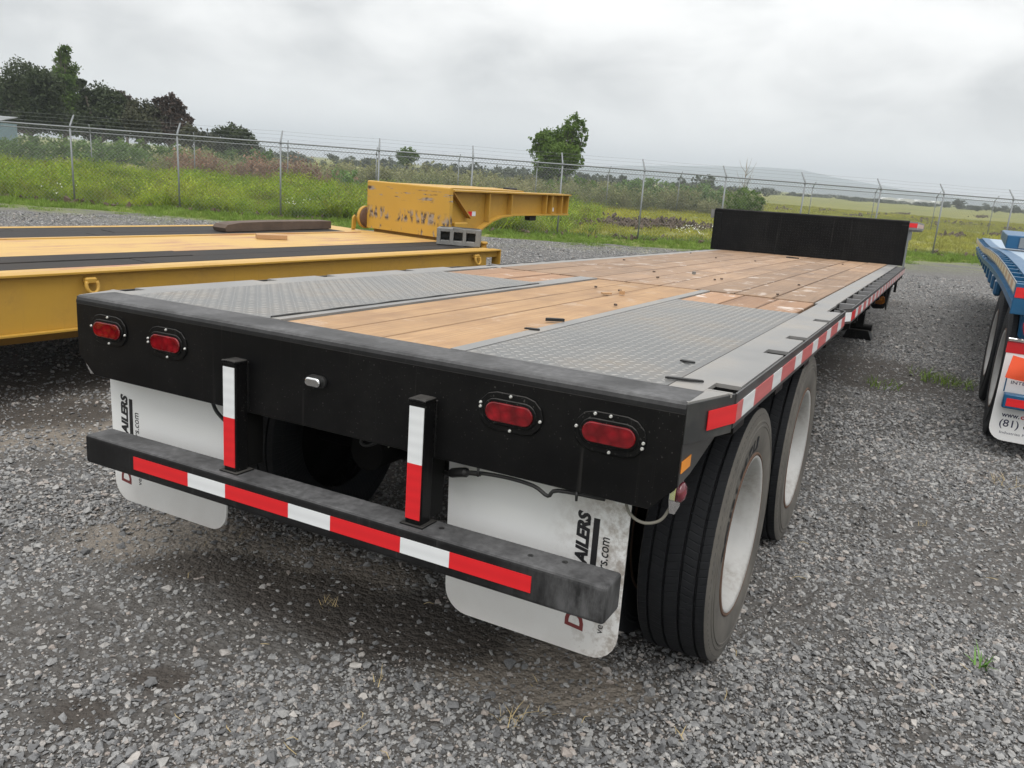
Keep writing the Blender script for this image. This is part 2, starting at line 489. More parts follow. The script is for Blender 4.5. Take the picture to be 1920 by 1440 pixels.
def mat_plank(name, ca, cb, cc, stain=0.35, white=0.0):
    m, nt, b = new_mat(name)
    oi = N(nt, 'ShaderNodeObjectInfo')
    t = N(nt, 'ShaderNodeTexCoord')
    off = N(nt, 'ShaderNodeVectorMath', operation='MULTIPLY_ADD')
    off.inputs[1].default_value = (1, 1, 1)
    L(nt, t.outputs['Object'], off.inputs[0])
    cx = N(nt, 'ShaderNodeCombineXYZ')
    L(nt, math_(nt, 'MULTIPLY', oi.outputs['Random'], 37.0), cx.inputs[0])
    L(nt, math_(nt, 'MULTIPLY', oi.outputs['Random'], 91.0), cx.inputs[1])
    L(nt, cx.outputs[0], off.inputs[2])
    mpn = N(nt, 'ShaderNodeMapping', i={'Scale': (14.0, 0.55, 14.0)}); L(nt, off.outputs[0], mpn.inputs[0])
    g1 = noise(nt, mpn.outputs[0], 1.6, 6, 0.62, 0.6)
    mp2 = N(nt, 'ShaderNodeMapping', i={'Scale': (60.0, 1.1, 60.0)}); L(nt, off.outputs[0], mp2.inputs[0])
    g2 = noise(nt, mp2.outputs[0], 1.5, 3, 0.6)
    big = noise(nt, off.outputs[0], 2.6, 6, 0.68)
    base = mixc(nt, ramp(nt, g1, [(0.30, 0.0), (0.72, 1.0)]), ca, cb)
    base = mixc(nt, ramp(nt, big, [(0.40, 0.0), (0.78, stain)]), base, cc)
    base = mixc(nt, math_(nt, 'MULTIPLY', ramp(nt, g2, [(0.3, 1.0), (0.5, 0.0)]), 0.35), base, tuple(x * 0.5 for x in cc))
    tone = math_(nt, 'MULTIPLY_ADD', oi.outputs['Random'], 0.34, 0.80)
    base = mixc(nt, 1.0, base, tone, 'MULTIPLY')
    gs = N(nt, 'ShaderNodeSeparateXYZ'); L(nt, t.outputs['Generated'], gs.inputs[0])
    ed = math_(nt, 'MINIMUM', gs.outputs[0], math_(nt, 'SUBTRACT', 1.0, gs.outputs[0]))
    ed = math_(nt, 'ADD', ed, math_(nt, 'MULTIPLY_ADD', g2, 0.05, -0.025))
    base = mixc(nt, mrange(nt, ed, 0.040, 0.010, 0.0, 0.42), base, (0.085, 0.048, 0.03))    # dirt packed along the joints
    kn = N(nt, 'ShaderNodeTexVoronoi', i={'Scale': 1.0})
    mp3 = N(nt, 'ShaderNodeMapping', i={'Scale': (4.2, 1.5, 4.2)}); L(nt, off.outputs[0], mp3.inputs[0])
    L(nt, mp3.outputs[0], kn.inputs['Vector'])
    base = mixc(nt, ramp(nt, kn.outputs['Distance'], [(0.03, 0.7), (0.11, 0.0)]), base, (0.16, 0.075, 0.03))
    if white > 0:
        wn = noise(nt, off.outputs[0], 4.0, 6, 0.72, 0.4)
        base = mixc(nt, math_(nt, 'MULTIPLY', ramp(nt, wn, [(0.585, 0.0), (0.63, 1.0)]), white), base, (0.56, 0.49, 0.44))
    put(nt, b, 'Base Color', base)
    b.inputs['Roughness'].default_value = 0.6
    b.inputs['Specular IOR Level'].default_value = 0.35
    bump(nt, b, g2, 0.15, 0.003)
mat_plank('plank_fresh', (0.31, 0.18, 0.085), (0.42, 0.265, 0.135), (0.20, 0.115, 0.062), 0.85, 0.18)
mat_plank('plank_deck', (0.27, 0.168, 0.10), (0.365, 0.24, 0.15), (0.185, 0.122, 0.083), 0.95, 0.5)
mat_plank('plank_chalky', (0.30, 0.165, 0.09), (0.37, 0.22, 0.125), (0.23, 0.13, 0.08), 0.6, 0.85)

def mat_worn():
    m, nt, b = new_mat('yellow_worn')
    v = tex(nt)
    s = N(nt, 'ShaderNodeSeparateXYZ'); L(nt, v, s.inputs[0])
    vert = tex(nt, scale=(17, 17, 4)); hor = tex(nt, scale=(3, 3, 24))
    nv = noise(nt, vert, 1.0, 4, 0.65); nh = noise(nt, hor, 1.0, 3, 0.6); nb = noise(nt, v, 2.6, 3)
    def band(a, bb, c, d):
        return math_(nt, 'MULTIPLY', mrange(nt, s.outputs[2], a, bb), mrange(nt, s.outputs[2], d, c))
    k1 = math_(nt, 'MULTIPLY', math_(nt, 'MULTIPLY', ramp(nt, nv, [(0.47, 0.0), (0.50, 1.0)]), band(1.02, 1.06, 1.15, 1.20)), ramp(nt, nb, [(0.42, 0.0), (0.47, 1.0)]))
    k2 = math_(nt, 'MULTIPLY', math_(nt, 'MULTIPLY', ramp(nt, nh, [(0.55, 0.0), (0.57, 1.0)]), band(1.28, 1.32, 1.41, 1.44)), ramp(nt, nb, [(0.40, 0.0), (0.46, 1.0)]))
    k3 = math_(nt, 'MULTIPLY', ramp(nt, nv, [(0.58, 0.0), (0.61, 1.0)]), mrange(nt, s.outputs[2], 1.0, 0.95))
    k = math_(nt, 'MAXIMUM', math_(nt, 'MAXIMUM', k1, k2), k3)
    mark = mixc(nt, ramp(nt, noise(nt, v, 14, 3), [(0.42, 0.0), (0.58, 1.0)]), (0.045, 0.026, 0.024), (0.30, 0.25, 0.21))
    base = mixc(nt, nb, (0.44, 0.25, 0.034), (0.51, 0.30, 0.046))
    put(nt, b, 'Base Color', mixc(nt, k, base, mark))
    b.inputs['Roughness'].default_value = 0.45
    m, nt, b = new_mat('yellow_deck')
    v = tex(nt)
    n1 = noise(nt, v, 1.6, 6, 0.65); n2 = noise(nt, tex(nt, scale=(9, 1.2, 9)), 1.0, 6, 0.7, 0.6)
    base = mixc(nt, n1, (0.45, 0.28, 0.075), (0.55, 0.36, 0.105))
    k = math_(nt, 'MULTIPLY', ramp(nt, n1, [(0.42, 0.15), (0.62, 1.0)]), ramp(nt, n2, [(0.42, 0.0), (0.60, 0.9)]))
    put(nt, b, 'Base Color', mixc(nt, k, base, (0.30, 0.13, 0.085)))
    b.inputs['Roughness'].default_value = 0.55
mat_worn()

def mat_leaf(name, a, b_, trans=0.25, pos_scale=0.35, rough=0.65):
    m, nt, b = new_mat(name)
    g = geo_pos(nt)
    oi = N(nt, 'ShaderNodeObjectInfo')
    n1 = noise(nt, g, pos_scale, 3)
    n2 = noise(nt, g, pos_scale * 9, 2)
    k = math_(nt, 'ADD', math_(nt, 'MULTIPLY', n1, 0.55), math_(nt, 'MULTIPLY', n2, 0.45))
    base = mixc(nt, ramp(nt, k, [(0.32, 0.0), (0.68, 1.0)]), a, b_)
    base = mixc(nt, 1.0, base, math_(nt, 'MULTIPLY_ADD', oi.outputs['Random'], 0.5, 0.75), 'MULTIPLY')
    put(nt, b, 'Base Color', base)
    b.inputs['Roughness'].default_value = rough
    b.inputs['Specular IOR Level'].default_value = 0.25
    tr = N(nt, 'ShaderNodeBsdfTranslucent'); L(nt, base, tr.inputs[0])
    mx = N(nt, 'ShaderNodeMixShader', i={0: trans})
    L(nt, b.outputs[0], mx.inputs[1]); L(nt, tr.outputs[0], mx.inputs[2])
    out = [n for n in nt.nodes if n.type == 'OUTPUT_MATERIAL'][0]
    L(nt, mx.outputs[0], out.inputs[0])
    return m
mat_leaf('leaf_dark', (0.022, 0.034, 0.014), (0.055, 0.072, 0.030), 0.12)
mat_leaf('leaf_olive', (0.028, 0.034, 0.018), (0.065, 0.066, 0.034), 0.12)
mat_leaf('leaf_russet', (0.040, 0.030, 0.022), (0.085, 0.055, 0.040), 0.12)
mat_leaf('leaf_green', (0.058, 0.115, 0.020), (0.170, 0.255, 0.052), 0.38, 0.6)
mat_leaf('leaf_bush', (0.080, 0.145, 0.040), (0.175, 0.265, 0.090), 0.28, 0.8)
mat_leaf('leaf_far', (0.080, 0.100, 0.075), (0.135, 0.155, 0.112), 0.15)
mat_leaf('leaf_agave', (0.10, 0.14, 0.11), (0.16, 0.20, 0.16), 0.05)
mat_leaf('grass_verge', (0.105, 0.180, 0.025), (0.200, 0.285, 0.055), 0.28, 0.5)
def mat_meadow():
    m = mat_leaf('grass_meadow', (0.130, 0.240, 0.024), (0.360, 0.420, 0.038), 0.32, 0.22)
    nt = m.node_tree; b = [n for n in nt.nodes if n.type == 'BSDF_PRINCIPLED'][0]
    src = b.inputs['Base Color'].links[0].from_socket
    g = geo_pos(nt)
    k1 = ramp(nt, noise(nt, g, 0.55, 4, 0.65), [(0.50, 0.0), (0.64, 0.75)])
    k2 = ramp(nt, noise(nt, geo_pos(nt, (1, 1, 0.3)), 1.3, 3, 0.6), [(0.52, 0.0), (0.66, 0.7)])
    c = mixc(nt, k1, src, (0.060, 0.115, 0.022))
    c = mixc(nt, k2, c, (0.20, 0.165, 0.055))
    L(nt, c, b.inputs['Base Color'])
    tr = [n for n in nt.nodes if n.type == 'BSDF_TRANSLUCENT'][0]; L(nt, c, tr.inputs[0])
mat_meadow()
#mat_leaf('grass_meadow', (0.105, 0.185, 0.020), (0.315, 0.345, 0.030), 0.3, 0.22)
mat_leaf('grass_field', (0.190, 0.220, 0.030), (0.390, 0.365, 0.050), 0.28, 0.07)
mat_leaf('weed_tall', (0.150, 0.190, 0.065), (0.310, 0.285, 0.150), 0.28, 0.2)
mat_leaf('weed_russet', (0.190, 0.130, 0.075), (0.360, 0.215, 0.150), 0.22, 0.3)

SANDY = [(330, 1005, 0.40, 0.20), (470, 1040, 0.42, 0.16), (600, 1075, 0.34, 0.14), (960, 1245, 0.26, 0.14), (1080, 1290, 0.22, 0.10), (130, 740, 0.9, 0.5), (60, 800, 0.6, 0.3)]
DAMP_SHADE = [(60, 700, 1.3, 0.45), (560, 1110, 0.30, 0.13), (680, 1150, 0.34, 0.13), (800, 1195, 0.30, 0.12), (400, 1062, 0.30, 0.10), (150, 1335, 0.09, 0.06), (60, 770, 0.5, 0.25), (300, 1270, 0.10, 0.05), (1560, 560, 1.2, 0.5), (1640, 700, 0.8, 0.6)]  # damp dirt, and the shade under the lowboy painted dark on the ground
def spots(L_):
    return [(float(pix(a, b)[0]), float(pix(a, b)[1]), c, d) for a, b, c, d in L_]
def spot_np(x, y, L_):
    v = np.zeros(np.shape(x))
    for (cx, cy, rx, ry) in spots(L_):
        u = (x - cx) * 0.88 + (y - cy) * 0.47; w_ = -(x - cx) * 0.47 + (y - cy) * 0.88
        r_ = np.hypot(u / (rx * 1.3), w_ / (ry * 1.6)) + 0.22 * wav(x, y, 9.0) + 0.15 * wav(x, y, 23.0, 1.0)
        v = np.maximum(v, np.clip((1.15 - r_) / 0.5, 0, 1))
    return v
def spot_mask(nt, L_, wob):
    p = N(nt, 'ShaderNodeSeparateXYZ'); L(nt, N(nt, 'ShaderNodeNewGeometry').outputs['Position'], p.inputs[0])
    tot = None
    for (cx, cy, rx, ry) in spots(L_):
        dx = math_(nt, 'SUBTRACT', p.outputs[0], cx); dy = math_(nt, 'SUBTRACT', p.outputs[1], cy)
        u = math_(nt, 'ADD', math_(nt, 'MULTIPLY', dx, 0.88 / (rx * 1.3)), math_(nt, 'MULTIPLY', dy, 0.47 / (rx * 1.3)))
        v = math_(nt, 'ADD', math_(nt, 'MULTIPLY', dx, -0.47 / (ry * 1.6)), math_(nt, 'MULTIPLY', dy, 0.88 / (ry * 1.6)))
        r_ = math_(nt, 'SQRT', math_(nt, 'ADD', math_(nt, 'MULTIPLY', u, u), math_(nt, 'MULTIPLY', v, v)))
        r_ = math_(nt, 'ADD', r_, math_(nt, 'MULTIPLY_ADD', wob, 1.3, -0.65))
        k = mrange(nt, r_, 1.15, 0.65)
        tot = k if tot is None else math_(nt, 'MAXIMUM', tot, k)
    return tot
def mat_gravel():
    m, nt, b = new_mat('gravel_ground')
    g = geo_pos(nt)
    big = noise(nt, g, 0.35, 5, 0.6); mid = noise(nt, g, 1.6, 5, 0.65); fine = noise(nt, g, 90, 3, 0.6)
    vo = N(nt, 'ShaderNodeTexVoronoi', i={'Scale': 34.0, 'Randomness': 1.0}); L(nt, g, vo.inputs['Vector'])
    vo2 = N(nt, 'ShaderNodeTexVoronoi', i={'Scale': 85.0}); L(nt, g, vo2.inputs['Vector'])
    sc_ = N(nt, 'ShaderNodeSeparateColor'); L(nt, vo.outputs['Color'], sc_.inputs[0])
    sc2 = N(nt, 'ShaderNodeSeparateColor'); L(nt, vo2.outputs['Color'], sc2.inputs[0])
    stone = mixc(nt, sc_.outputs[0], (0.060, 0.058, 0.057), (0.25, 0.245, 0.24))
    stone = mixc(nt, math_(nt, 'MULTIPLY', sc2.outputs[1], 0.5), stone, (0.16, 0.155, 0.15))
    gap = ramp(nt, vo.outputs['Distance'], [(0.35, 0.0), (0.62, 1.0)])
    dirt = mixc(nt, mid, (0.042, 0.039, 0.036), (0.092, 0.085, 0.078))
    stone = mixc(nt, gap, stone, dirt)
    patch = ramp(nt, math_(nt, 'ADD', math_(nt, 'MULTIPLY', big, 0.6), math_(nt, 'MULTIPLY', mid, 0.4)), [(0.50, 0.0), (0.62, 1.0)])
    # compacted dirt shows between the stones close by, where loose stones lie on the sheet
    base = mixc(nt, math_(nt, 'MULTIPLY', patch, 0.45), stone, dirt)
    # close by the stones lie loose on packed dirt, farther off they are bedded in it
    dv = N(nt, 'ShaderNodeVectorMath', operation='DISTANCE'); L(nt, g, dv.inputs[0]); dv.inputs[1].default_value = (1.0, 0.0, 0.0)
    base = mixc(nt, mrange(nt, dv.outputs['Value'], 9.0, 4.5, 0.0, 0.72), base, dirt)
    # sandy fines washed out in a few places
    sandy = ramp(nt, noise(nt, g, 0.75, 5, 0.6), [(0.60, 0.0), (0.70, 0.7)])
    base = mixc(nt, sandy, base, (0.20, 0.178, 0.15))
    wob = noise(nt, g, 3.2, 6, 0.7)
    base = mixc(nt, math_(nt, 'MULTIPLY', spot_mask(nt, SANDY, wob), 0.7), base, mixc(nt, mid, (0.15, 0.13, 0.108), (0.29, 0.25, 0.205)))
    base = mixc(nt, math_(nt, 'MULTIPLY', spot_mask(nt, DAMP_SHADE, wob), 0.9), base, mixc(nt, fine, (0.030, 0.025, 0.021), (0.060, 0.050, 0.042)))
    # grass creeping into the far edge of the yard
    pw = N(nt, 'ShaderNodeSeparateXYZ'); L(nt, N(nt, 'ShaderNodeNewGeometry').outputs['Position'], pw.inputs[0])
    e = math_(nt, 'SUBTRACT', pw.outputs[1], math_(nt, 'MULTIPLY_ADD', pw.outputs[0], 0.74, 22.2))
    ed = mrange(nt, e, -2.6, 2.0)
    gr = math_(nt, 'MULTIPLY', ed, ramp(nt, noise(nt, geo_pos(nt, (0.5, 1.1, 1)), 0.9, 5, 0.65), [(0.42, 0.0), (0.58, 1.0)]))
    base = mixc(nt, math_(nt, 'MULTIPLY', gr, 0.85), base, mixc(nt, mid, (0.10, 0.14, 0.03), (0.20, 0.20, 0.07)))
    put(nt, b, 'Base Color', base)
    put(nt, b, 'Roughness', math_(nt, 'MULTIPLY_ADD', mid, 0.35, 0.6, True))
    h = math_(nt, 'SUBTRACT', math_(nt, 'MULTIPLY', fine, 0.25), vo.outputs['Distance'])
    h = math_(nt, 'SUBTRACT', h, math_(nt, 'MULTIPLY', vo2.outputs['Distance'], 0.4))
    bump(nt, b, h, 0.8, 0.02)
    m, nt, b = new_mat('stone')
    oi = N(nt, 'ShaderNodeObjectInfo')
    r = oi.outputs['Random']
    t = tex(nt)
    n1 = noise(nt, t, 1.3, 4, 0.7)
    base = ramp(nt, r, [(0.0, (0.12, 0.121, 0.124)), (0.35, (0.205, 0.207, 0.21)), (0.62, (0.285, 0.285, 0.283)), (0.84, (0.365, 0.36, 0.35)), (0.95, (0.35, 0.305, 0.275)), (1.0, (0.50, 0.485, 0.46))])
    base = mixc(nt, 1.0, base, math_(nt, 'MULTIPLY_ADD', n1, 0.7, 0.48), 'MULTIPLY')
    put(nt, b, 'Base Color', base)
    put(nt, b, 'Roughness', 0.72)
    bump(nt, b, n1, 0.3, 0.05)
    m, nt, b = new_mat('field_soil')
    g = geo_pos(nt)
    n1 = noise(nt, g, 0.10, 5, 0.6); n2 = noise(nt, g, 1.3, 5, 0.65); n3 = noise(nt, geo_pos(nt, (0.05, 0.35, 1)), 1.0, 5, 0.6)
    base = mixc(nt, ramp(nt, n1, [(0.35, 0.0), (0.65, 1.0)]), (0.135, 0.155, 0.035), (0.270, 0.250, 0.060))
    base = mixc(nt, math_(nt, 'MULTIPLY', n2, 0.5), base, (0.10, 0.125, 0.025))
    base = mixc(nt, ramp(nt, n3, [(0.58, 0.0), (0.66, 0.8)]), base, (0.10, 0.078, 0.05))
    put(nt, b, 'Base Color', base)
    b.inputs['Roughness'].default_value = 0.95
    bump(nt, b, n2, 0.6, 0.2)
    m, nt, b = new_mat('hillside')
    g = geo_pos(nt, (0.004, 0.004, 0.012))
    n1 = noise(nt, g, 1.5, 6, 0.6)
    put(nt, b, 'Base Color', mixc(nt, n1, (0.035, 0.06, 0.045), (0.09, 0.12, 0.08)))
    b.inputs['Roughness'].default_value = 1.0
mat_gravel()

# ------------------------------------------------------------------ the setting
FENCE1 = [(-24.6, 10.2), (-22.75, 11.36), (-20.24, 12.89), (-17.75, 14.4), (-15.24, 15.78), (-13.02, 17.38), (-10.85, 18.95), (-8.68, 20.52), (-6.64, 21.98), (-4.66, 23.91), (-2.63, 25.92), (-0.54, 27.97), (1.32, 29.8), (3.47, 31.92), (5.6, 34.0), (7.7, 36.1)]
FENCE2 = [(-45.5, 14.0), (-42.3, 17.2), (-38.8, 20.9), (-35.6, 24.3), (-32.4, 27.7), (-29.2, 30.9), (-26.0, 34.2), (-22.8, 37.4), (-19.6, 40.7), (-16.48, 43.9), (-13.0, 46.6), (-9.6, 49.3), (-6.2, 52.0), (-2.8, 54.6), (0.6, 57.2), (3.9, 60.2), (7.2, 63.2), (10.5, 66.2)]
def side_of(path, x, y):
    """signed distance (positive = beyond, away from the yard) from the polyline"""
    best = np.full(np.shape(x), 1e9); sgn = np.ones(np.shape(x))
    for (a, b) in zip(path[:-1], path[1:]):
        a = np.array(a); b = np.array(b); d = b - a; l = np.hypot(*d); d = d / l
        n = np.array([-d[1], d[0]])
        t = np.clip((x - a[0]) * d[0] + (y - a[1]) * d[1], 0, l)
        dx = x - a[0] - d[0] * t; dy = y - a[1] - d[1] * t
        dist = np.hypot(dx, dy)
        s = np.sign((x - a[0]) * n[0] + (y - a[1]) * n[1])
        m = dist < best
        best = np.where(m, dist, best); sgn = np.where(m, s, sgn)
    return best * sgn
def wav(x, y, s, ph=0.0):
    return (np.sin(x * s + ph) * np.cos(y * s * 1.13 + ph * 1.7) + 0.5 * np.sin(x * s * 2.3 + y * s * 1.9 + ph * 2.1) + 0.35 * np.cos(y * s * 3.7 - x * s * 2.9 + ph)) / 1.85
EXT1 = [(-80, -24.0)] + FENCE1 + [(60, 88.0)]
EXT2 = [(-110, -52.0)] + FENCE2 + [(90, 139.0)]
def terrain(x, y):
    d1 = side_of(EXT1, x, y)
    k = np.clip((d1 + 2.0) / 6.0, 0, 1)
    z = -0.06 + k * (0.07 * wav(x, y, 0.35) + 0.05 * wav(x, y, 0.9, 1.3))
    return z

# the field: one polar sheet from under the yard out to the horizon
rad = np.concatenate([np.linspace(0.5, 20, 16), np.linspace(21, 80, 60), np.geomspace(84, 4200, 34)])
ang = np.linspace(0, 2 * np.pi, 181)[:-1]
X = CAM[0] + np.outer(rad, np.sin(ang)); Y = CAM[1] + np.outer(rad, np.cos(ang))
Z = terrain(X, Y)
V = np.stack([X, Y, Z], -1).reshape(-1, 3)
nr, na = len(rad), len(ang)
ii, jj = np.meshgrid(np.arange(nr - 1), np.arange(na), indexing='ij')
F = np.stack([ii * na + jj, (ii + 1) * na + jj, (ii + 1) * na + (jj + 1) % na, ii * na + (jj + 1) % na], -1).reshape(-1, 4)
fld = mk('field', np_mesh('field', V, F[:, ::-1], MAT['field_soil'], True), None)
tag(fld, 'flat field of short yellow green grass reaching to the horizon', kind='structure')

# the gravel yard: a sheet above it, its edge a few metres short of the fence
edge = []
for t in np.linspace(0, 1, 60):
    i = t * (len(EXT1) - 1); k = int(min(i, len(EXT1) - 2)); f_ = i - k
    p = np.array(EXT1[k]) * (1 - f_) + np.array(EXT1[k + 1]) * f_
    d = np.array(EXT1[k + 1]) - np.array(EXT1[k]); d = d / np.hypot(*d); nn = np.array([d[1], -d[0]])
    off = 2.4 + 0.9 * t + 0.45 * wav(p[0], p[1], 1.1)
    edge.append(p + nn * off)
edge = np.array(edge)
cols_ = []
for t in np.linspace(0, 1, 26):
    cols_.append(np.array([1.7, -8.0]) * (1 - t) + edge * t)
G = np.stack(cols_, 0)
GZ = 0.012 * wav(G[..., 0], G[..., 1], 0.8, 2.0)
V = np.concatenate([G, GZ[..., None]], -1).reshape(-1, 3)
a_, b_ = G.shape[:2]
ii, jj = np.meshgrid(np.arange(a_ - 1), np.arange(b_ - 1), indexing='ij')
F = np.stack([ii * b_ + jj, ii * b_ + jj + 1, (ii + 1) * b_ + jj + 1, (ii + 1) * b_ + jj], -1).reshape(-1, 4)
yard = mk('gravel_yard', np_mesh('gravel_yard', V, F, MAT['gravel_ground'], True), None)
tag(yard, 'grey crushed stone yard with damp dirt patches and painted shade under the trailers', kind='structure')

# a far ridge in the haze
D = 3400.0
pk = [(760, 0), (900, 4), (1000, 12), (1100, 22), (1200, 30), (1300, 36), (1370, 38), (1440, 36), (1500, 31), (1560, 24), (1640, 17), (1720, 11), (1800, 7), (1900, 5), (2050, 4), (2300, 0)]
bmv, bmf = [], []
for r_i, (dd, hf) in enumerate(((D, 0.0), (D + 120, 0.45), (D + 260, 0.8), (D + 420, 1.0), (D + 800, 0.0))):
    for (px, hpx) in pk:
        c = pix_depth(px, 720, 1.0) - CAM
        dirn = c[:2] / np.hypot(*c[:2])
        zz = hpx / FPX * dd * (1 + 0.10 * wav(np.float64(px), np.float64(dd), 0.021)) * hf * 1.0
        bmv.append((CAM[0] + dirn[0] * dd, CAM[1] + dirn[1] * dd, zz - 0.3))
npk = len(pk)
for r_i in range(4):
    for k in range(npk - 1):
        bmf.append((r_i * npk + k, r_i * npk + k + 1, (r_i + 1) * npk + k + 1, (r_i + 1) * npk + k))
hl = mk('hills', np_mesh('hills', np.array(bmv), np.array(bmf), MAT['hillside'], True), None)
tag(hl, 'low blue hills fading into the cloud on the horizon', kind='structure')

# ================================================================== black flatbed trailer (deck frame)
DM = np.array([[0.9997985784932997, 0.0, -0.020069938783589033], [0.0005952798819355794, 0.9995600372918192, 0.029654299705762287], [0.020061108758968785, -0.029660273922824967, 0.9993587044030705]])
DOFF = np.array([0.0, 0.0, 0.18648])
H = 0.975; LD = 9.90
def gz(x, y):
    """height of the yard under a point, in the trailer's own frame"""
    return -(DOFF[2] + DM[2][0] * x + DM[2][1] * y) / DM[2][2]
T = empty('flatbed_trailer')
m4 = Matrix.Identity(4)
for i in range(3):
    for j in range(3): m4[i][j] = DM[i][j]
    m4[i][3] = DOFF[i]
T.matrix_world = m4
tag(T, 'black drop deck flatbed trailer with timber deck and red and white rear bumper', 'trailer')

# rear panel with a rounded top edge and cut lower corners
HW = 1.22
def rear_panel():
    m = MB()
    poly = [(-HW, H - 0.0302), (-HW, 0.745), (-1.13, 0.668), (1.15, 0.668), (HW, 0.745), (HW, H - 0.0302)]
    m.prism(poly, 'y', 0.0, 0.012)
    return m.build('rear_panel', MAT['black_paint'], T, 0.002, 1)
RP = rear_panel()
m = MB()                                        # folded edge that turns into the deck
prof = [(0.0, H - 0.030), (0.0015, H - 0.018), (0.007, H - 0.008), (0.016, H - 0.002), (0.028, H), (0.17, H), (0.17, H - 0.01), (0.03, H - 0.012), (0.012, H - 0.030)]
m.prism(prof, 'x', -HW, HW)
m.build('folded_edge', MAT['black_bumper'], T, 0.0)

def stadium(cx, cz, hw, hh, n=10):
    pts = []
    for s, x0 in ((1, cx + hw - hh), (-1, cx - hw + hh)):
        for k in range(n + 1):
            a = -math.pi / 2 + math.pi * k / n
            pts.append((x0 + s * hh * math.cos(a), cz + s * hh * math.sin(a)))
    return pts
def taillight(cx, cz, extra):
    e = MB()
    o = MB().prism(stadium(cx, cz, 0.104, 0.057, 6), 'y', -0.006, -0.001).build('tail_light', MAT['black_paint'], T, 0.002, 1)
    MB().prism(stadium(cx, cz, 0.086, 0.038, 8), 'y', -0.011, -0.0055).build('bezel', MAT['black_paint'], o, 0.002, 1)
    MB().prism(stadium(cx, cz, 0.077, 0.0285, 10), 'y', -0.0165, -0.0105).build('lens', MAT['lens_red'], o, 0.003, 2)
    for (dx, dz) in [(-0.097, 0.006), (0.097, -0.006), (0, 0.05), (0.004, -0.05)] + extra:
        MB().cyl((cx + dx, -0.0055, cz + dz), (cx + dx, -0.011, cz + dz), 0.0052, 0.0038, 8).build('screw', MAT['screw'], o)
    # weld bead line above the box
    return o
taillight(-1.026, 0.861, []); taillight(-0.703, 0.857, [(-0.097, -0.008)]); taillight(0.719, 0.855, [(-0.097, 0.018)]); taillight(1.023, 0.854, [(0.095, -0.021), (-0.045, 0.05)])
o = MB().prism(stadium(0.006, 0.832, 0.038, 0.020, 8), 'y', -0.010, -0.001).build('marker_light', MAT['cable'], T)
MB().prism(stadium(0.004, 0.832, 0.032, 0.0155, 8), 'y', -0.030, -0.009).build('lens', MAT['chrome'], o, 0.006, 3)

# under-run guard: two posts and the bumper bar
def guard_post(x0):
    z1 = 0.858 if x0 < 0 else 0.86
    p = MB().box(x0 + 0.003, x0 + 0.061, -0.058, 0.0 - 0.001, 0.458, z1).build('guard_post', MAT['black_paint'], T, 0.006, 2)
    MB().box(x0 + 0.001, x0 + 0.064, -0.061, -0.001, z1 - 0.014, z1 - 0.002).build('weld_bead', MAT['black_paint'], p, 0.004, 2)
    MB().box(x0 - 0.010, x0 + 0.076, -0.068, 0.014, 0.4585, 0.464).build('base_flange', MAT['black_paint'], p, 0.003, 2)
    MB().box(x0 + 0.006, x0 + 0.058, -0.0605, -0.0582, 0.657, 0.834).build('reflective_tape', MAT['tape_white'], p)
    MB().box(x0 + 0.006, x0 + 0.058, -0.0605, -0.0582, 0.480, 0.6565).build('reflective_tape', MAT['tape_red'], p)
    MB().box(x0 + 0.010, x0 + 0.054, 0.0005, 0.08, 0.465, 0.664).build('gusset', MAT['black_hidden'], p, 0.003, 1)
    return p
def weld(pts, parent, r0=0.0045):
    P = curve(pts, 40); rs = [r0 * (0.75 + 0.5 * random.random()) for _ in P]
    MB().tube(P, rs, 6).build('weld_bead', MAT['black_paint'], parent)
for x0 in (-0.366, 0.405):
    p = guard_post(x0)
    for xx in (x0 + 0.001, x0 + 0.063):
        weld([(xx, -0.002, 0.67), (xx, -0.002, 0.76), (xx, -0.002, 0.85)], p)
    weld([(x0 + 0.002, -0.059, 0.852), (x0 + 0.032, -0.061, 0.855), (x0 + 0.063, -0.059, 0.852)], p, 0.005)
bp = MB().box(-1.075, 1.09, -0.09, 0.03, 0.345, 0.458).build('bumper', MAT['black_bumper'], T, 0.012, 3)
tb = [-0.793, -0.505, -0.321, -0.033, 0.145, 0.419, 0.596, 0.867]
for k in range(7):
    MB().box(tb[k], tb[k + 1] - 0.0006, -0.0925, -0.0902, 0.377, 0.427).build('reflective_tape', MAT['tape_red' if k % 2 == 0 else 'tape_white'], bp)
for (hx, hy) in ((0.52, -0.02), (0.83, -0.03), (0.93, -0.01)):
    MB().cyl((hx, hy, 0.4575), (hx, hy, 0.4588), 0.009, 0.009, 10).build('drain_hole', MAT['cable'], bp)

